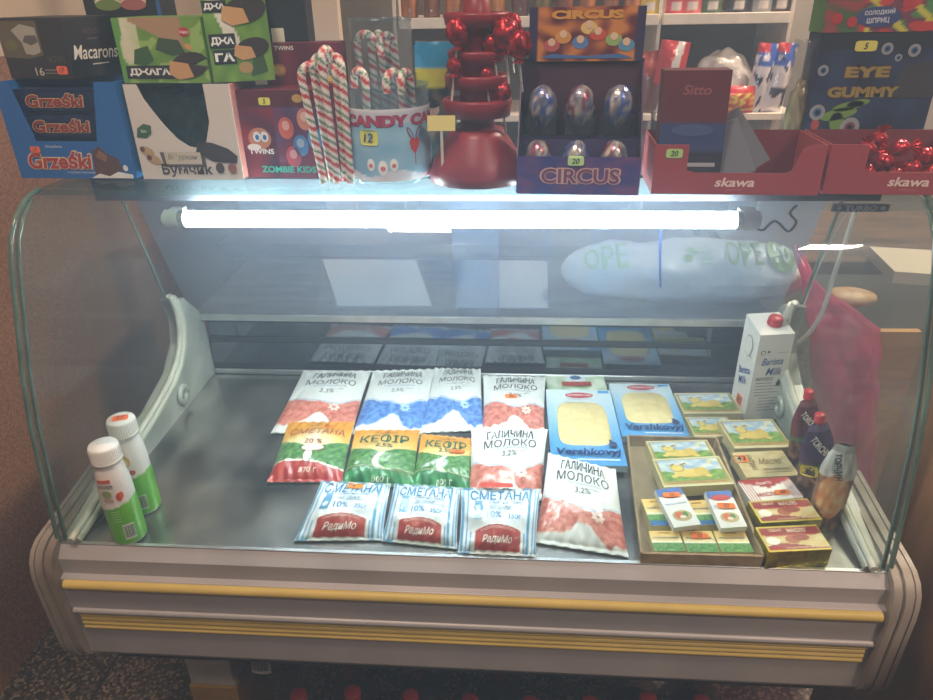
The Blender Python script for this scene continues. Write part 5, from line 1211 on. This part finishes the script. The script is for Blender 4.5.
# tan wooden board and cardboard behind it
def flat(name, label, cat, px, y0, y1, th, m, col=(170, 130, 90), group=None):
    P = [un(*q, y=y0 if i > 1 else y1) for i, q in enumerate(px)]; n = V((0, th, 0)); mb = MB()
    mb.hexa([P[3], P[2], P[2]+n, P[3]+n, P[0], P[1], P[1]+n, P[0]+n], m, col); return tag(mb.build(name), label, cat, group)
TAN = mat('tan_board', (206, 152, 92), .6, 0, var=.1, scale=12, stretch=(1, 1, 4))
WOOD = mat('brown_worn_wood', (128, 96, 74), .3, 0, var=.2, scale=5, c2=(78, 56, 42), stretch=(1, 6, 6), detail=6)
flat('wooden_board', 'tan board standing upright behind the pink carrier bag', 'board', [(874, 332), (922, 332), (912, 500), (848, 500)], .70, .70, .018, TAN)
t = thing('side_table', 'brown worn wooden table behind the right end of the case', 'table', (1.15, 1.2, ZF))
MB().box(.66, 1.75, .95, 1.42, .10, .135, WOOD).build('table_top', t, .003)
for x in (.70, 1.71):
    for y in (.99, 1.38): MB().box(x-.03, x+.03, y-.03, y+.03, ZF, .10, WOOD).build('leg', t)
b0 = un(905, 280, z=.136)
mb = MB(); mb.hexa([V((b0.x-.04, b0.y-.02, .136)), V((b0.x+.16, b0.y-.06, .136)), V((b0.x+.2, b0.y+.12, .136)), V((b0.x-.02, b0.y+.16, .136)), V((b0.x-.04, b0.y-.02, .165)), V((b0.x+.16, b0.y-.06, .165)), V((b0.x+.2, b0.y+.12, .165)), V((b0.x-.02, b0.y+.16, .165))], PAPER, (206, 188, 170)); tag(mb.build('paper_packet'), 'flat cream paper packet lying on the brown wooden table', 'packet')
# low cupboard left behind the case
DW = mat('dim_brown_cupboard', (96, 74, 62), .6, 0, var=.15, scale=6)
t = thing('low_cupboard', 'dim brown low cupboard behind the work top', 'cupboard', (0, 1.3, ZF)); MB().box(-.78, .60, 1.12, 1.42, ZF, .10, DW).build('cupboard_body', t, .004); MB().box(-.785, .605, 1.10, 1.42, .10, .125, DW).build('cupboard_top', t, .003)
for a, b in ((-.76, -.10), (-.08, .58)): MB().box(a, b, 1.112, 1.12, ZF+.08, .08, DW).build('door', t, .002)
# shelving with goods
WHS = mat('white_shelf_board', (226, 214, 198), .5, 0, var=.04); DKB = mat('shelving_back', (92, 78, 70), .7)
ys = 1.45; zb = un(600, 15, y=ys).z; xl = un(398, 20, y=ys).x; xm = un(661, 20, y=ys).x; xr = un(790, 20, y=ys).x
ztk = zb-un(600, 26, y=ys).z
t = thing('shelf_unit', 'white shelving against the back with jars and packets on its boards', 'shelves', ((xl+xr)/2, ys+.15, ZF))
for a, b in ((xl, xm-.006), (xm+.006, xr)):
    MB().box(a, b, ys, ys+.30, zb-ztk, zb, WHS).build('shelf_board', t, .002)
zl = un(700, 112, y=ys).z
for a, b in ((xl, xm-.006), (xm+.006, xr+.06)): MB().box(a, b, ys-.03, ys+.30, zl-.02, zl, WHS).build('shelf_board', t, .002)
MB().box(xl-.02, xr+.08, ys+.31, ys+.33, ZF, 1.1, DKB).build('back_board', t)
for x in (xl-.018, xr+.005, xm-.005): MB().box(x, x+.010, ys+.02, ys+.31, ZF, 1.1, WHS).build('upright', t)
# goods on the upper board
cols = [(190, 110, 50), (150, 90, 50), (196, 120, 60), (120, 96, 50), (206, 130, 60), (110, 60, 50), (140, 120, 60), (150, 70, 40)]
x = xl+.03; k = 0
while x < xm-.05:
    r = .026; c = V((x, ys+.045, zb)); t2 = thing('food_jar', 'jar of %s food on the upper white board, number %s from the left' % (('orange', 'brown', 'amber', 'olive', 'golden', 'dark red', 'mustard', 'rust')[k % 8], ('one', 'two', 'three', 'four', 'five', 'six', 'seven', 'eight', 'nine', 'ten', 'eleven', 'twelve')[k]), 'jar', c, 'jars on the upper white board')
    cc = cols[k % 8]; MB().lathe(c, [(r*.9, 0), (r, .006), (r, .06), (r*.7, .075), (r*.7, .08)], FILM, 20, cfn=lambda a, z, cc=cc, k=k: mix(mix(cc, (20, 10, 5), .4), cc, .5+1.4*nz(math.cos(a)*2+k, math.sin(a)*2, z*60)) if not (.015 < z < .045 and math.cos(a+PI/2) > .35) else (206, 190, 150)).build('jar_body', t2)
    MB().lathe(c+V((0, 0, .08)), [(r*.78, 0), (r*.78, .014), (0, .014)], mat('jar_lid_gold', (200, 160, 70), .35, .5), 20).build('lid', t2)
    x += .0655; k += 1
gp5 = [(650, (220, 190, 60), 'yellow'), (676, (206, 60, 76), 'red'), (692, (214, 96, 100), 'pink'), (712, (70, 96, 60), 'green'), (738, (50, 50, 54), 'black'), (762, (150, 150, 150), 'silver'), (780, (60, 46, 44), 'dark brown')]
for px, cc, nm in gp5:
    c = un(px, 14, y=ys+.03); fr = Fr(V((c.x-.03, ys+.03, zb)), V((.056, 0, 0)), V((0, .05, 0)), V((0, 0, .11)))
    mb = MB(); sf = Sf(lambda u, v, fr=fr: fr.p(u, 0, v)-V((0, .010*(1-abs(2*u-1)**2), 0)), .056, .11); mb.paint(sf, 10, 20, CRINK, lambda u, v, cc=cc: (226, 214, 205) if .08 < v < .26 and abs(u-.5) < .3 else mix(cc, (240, 230, 220), .3*max(0, nz(u*5+cc[0], v*9)))); fr.box(mb, CRINK, cc); tag(mb.build('food_packet'), nm+' food packet standing on the upper white board', 'packet', 'packets on the upper white board')
# goods on the lower board
yl = ys-.01
pt = lambda px, py, y=yl: un(px, py, y=y)
crumple('white_bag', 'bulging white bag on the lower board above the left red carton', 'bag', V((pt(728, 70).x, yl+.05, zl+.085)), (.075, .05, .085), (0, 0, 0), CRINK, .28, 1.8, 7, 36, lambda d: (220, 212, 204))
def pillow(px, w, h, lab, fn, ry=0, z0=None, y=None, cat='packet', group='sweet packets on the lower board'):
    y = yl if y is None else y; c = un(px, 80, y=y); b = V((c.x, y, (zl if z0 is None else z0)+.001)); R = Matrix.Rotation(ry, 3, 'Y')
    mb = MB()
    for sg in (-1, 1): mb.paint(Sf(lambda u, v, sg=sg: b+R @ V(((u-.5)*w, sg*(.018*(max(0, 1-abs(2*u-1)**2.4))*(max(0, 1-abs(2*v-1)**2.6))+.0005), v*h)), w, h), 18, 26, CRINK, fn)
    return tag(mb.build('sweet_packet'), lab, cat, group)
pillow(664, .085, .20, 'red and silver packet on the lower board, left of the white bag', lambda u, v: (206, 200, 196) if abs(u-.4-.3*v) < .13 else (186, 40, 50) if v > .4 else (110, 50, 44), .12)
pillow(652, .06, .17, 'brown and red packet at the far left of the lower board goods', lambda u, v: (120, 70, 50) if v < .6 else (170, 60, 50), -.1, y=yl+.03)
for k, px in enumerate((757, 776)): pillow(px, .058, .19, 'white and blue packet with a red top, %s of the pair' % ('left', 'right')[k], lambda u, v: (190, 44, 50) if v > .86 and u < .6 else (60, 96, 190) if v > .66 and nz(u*5+k, v*7) < .2 else (40, 36, 60) if nz(u*4, v*5, k) > .22 else (226, 220, 224), .10, group='white and blue packets on the lower board')
pillow(738, .11, .075, 'red bag of colourful gummies low in front of the white bag', lambda u, v: (200, 50, 56) if v > .75 or v < .1 else mix((190, 60, 50), (226, 206, 90), .5+2*nz(u*7, v*6)), 0, y=yl-.015)
tagc = (206, 206, 70)
# pale post and dark niche at the left of the shelving
struct('trim_1', MB().box(un(308, 40, y=1.3).x, un(340, 40, y=1.3).x, 1.3, 1.34, ZF, 2.2, BEIGE))
# under the case: crate, box and big bottles on the floor
PET = glass('clear_bottle_plastic', (216, 206, 196), .10, (150, 130, 120), 1.35, .05, 12)
DRK = mat('dark_soda', (42, 24, 18), .12, 0, coat=.5)
REDC = mat('red_bottle_cap', (150, 24, 30), .4)
def pet(px, py, y, h, r, lab, liq, body=(60, 40, 32), barcode=False):
    zt = un(px, py, y=y).z; xx = un(px, py, y=y).x; c = V((xx, y, ZF)); h = zt-ZF; t = thing('soda_bottle', lab, 'bottle', c, 'big plastic bottles under the display case')
    prof = [(r*.8, 0), (r*.97, .01), (r, .03), (r, h*.40), (r*.94, h*.44), (r, h*.48), (r, h*.62), (r*.86, h*.74), (r*.5, h*.86), (.014, h*.92), (.014, h-.018)]
    MB().lathe(c, prof, PET if not liq else DRK, 30).build('bottle_body', t)
    MB().lathe(c+V((0, 0, h-.02)), [(.0165, 0), (.0165, .018), (.015, .02), (0, .02)], REDC, 24).build('cap', t)
    if barcode:
        ls = cylsf(c, r*1.005, -.25, .45, h*.60, h*.60+.05); ls = Sf(lambda u, v: c+V((r*(.93-.1*v)*math.sin(-.35+.7*u), -r*(.97-.14*v)*math.cos(-.35+.7*u), un(277, 668, y=c.y-r).z-c.z-.02+.042*v)), .7*r, .045)
        mb = MB(); mb.rect(ls, 0, 1, 0, 1, PAPER, (214, 208, 204), .003, 8)
        for k in range(14): mb.rect(ls, .08+.06*k, .08+.06*k+(.03 if k % 3 else .018), .18, .9, PAPER, (40, 36, 36), .0042)
        mb.build('barcode_label', t)
    else:
        mb = MB(); mb.lathe(c, [(r*1.01, h*.30), (r*1.01, h*.52)], FILM, 30, cfn=lambda a, z: mix((150, 30, 34), (40, 60, 120), .5+1.5*nz(math.cos(a), math.sin(a), z*9)), cap=False); mb.build('wrap_label', t)
    return t
pet(268, 636, .18, .34, .060, 'large clear bottle with barcode label, under the case', False, barcode=True)
nm = ['just right of the barcode bottle', 'second right of the barcode bottle', 'third right of the barcode bottle', 'in the middle of the row', 'fourth from the right end', 'third from the right end', 'second from the right end', 'at the right end of the row']
for k, (px, py) in enumerate(((298, 694), (352, 691), (410, 695), (470, 700), (530, 702), (590, 702), (648, 697), (702, 700))):
    pet(px, py, .10, .3, .042, 'dark soda bottle with red cap under the case, '+nm[k], True)
for k, px in enumerate((350, 420, 500, 640, 700)):
    pet(px, 668, .27, .3, .055, 'clear bottle in the rear row beneath, '+('leftmost', 'second from the left', 'in the middle', 'second from the right', 'rightmost')[k], False)
bx0 = un(193, 690, y=.20); bx1 = un(236, 690, y=.20)
t = thing('white_box', 'white box on a yellow base under the left part of the case', 'box', ((bx0.x+bx1.x)/2, .25, ZF))
MB().box(bx0.x, bx1.x, .20, .32, bx0.z+.02, -.36, mat('white_carton', (196, 190, 184), .7)).build('box_body', t, .003); MB().box(bx0.x-.004, bx1.x+.004, .195, .325, ZF, bx0.z+.02, mat('yellow_base', (170, 130, 50), .6)).build('box_base', t, .003)
# ------------------------------------------------------------------ light
w = bpy.data.worlds.new('world'); S.world = w; w.use_nodes = True
w.node_tree.nodes['Background'].inputs[0].default_value = (1, .82, .66, 1); w.node_tree.nodes['Background'].inputs[1].default_value = .12
nt = w.node_tree; vs_ = nt.nodes.new('ShaderNodeVolumeScatter'); vs_.inputs['Color'].default_value = (.62, .78, 1, 1); vs_.inputs['Density'].default_value = .10; vs_.inputs['Anisotropy'].default_value = .3  # bluish haze added to the air to imitate lens glow around the tube
nt.links.new(vs_.outputs[0], nt.nodes['World Output'].inputs['Volume'])
def area(name, loc, size, power, col, rot=(0, 0, 0), sy=None):
    l = bpy.data.lights.new(name, 'AREA'); l.size = size; l.energy = power; l.color = col
    if sy: l.shape = 'RECTANGLE'; l.size_y = sy
    o = bpy.data.objects.new(name, l); COL.objects.link(o); o.location = loc; o.rotation_euler = rot; return o
area('ceiling_lamp_front', (1.5, -1.5, 2.15), .22, 28, (1, .86, .74))
area('ceiling_lamp_back', (1.6, 1.3, 2.15), .25, 50, (1, .86, .72))
area('added_fill_side', (-.3, -.55, 2.15), .25, 16, (1, .84, .70))  # unseen fill light, added to brighten the brown board on the right
S.view_settings.view_transform = 'Standard'; S.view_settings.look = 'None'; S.view_settings.gamma = 1; S.view_settings.use_curve_mapping = False
S.view_settings.exposure = .62
S.cycles.max_bounces = 12; S.cycles.transparent_max_bounces = 24; S.cycles.caustics_reflective = False; S.cycles.caustics_refractive = False
S.cycles.sample_clamp_indirect = 6
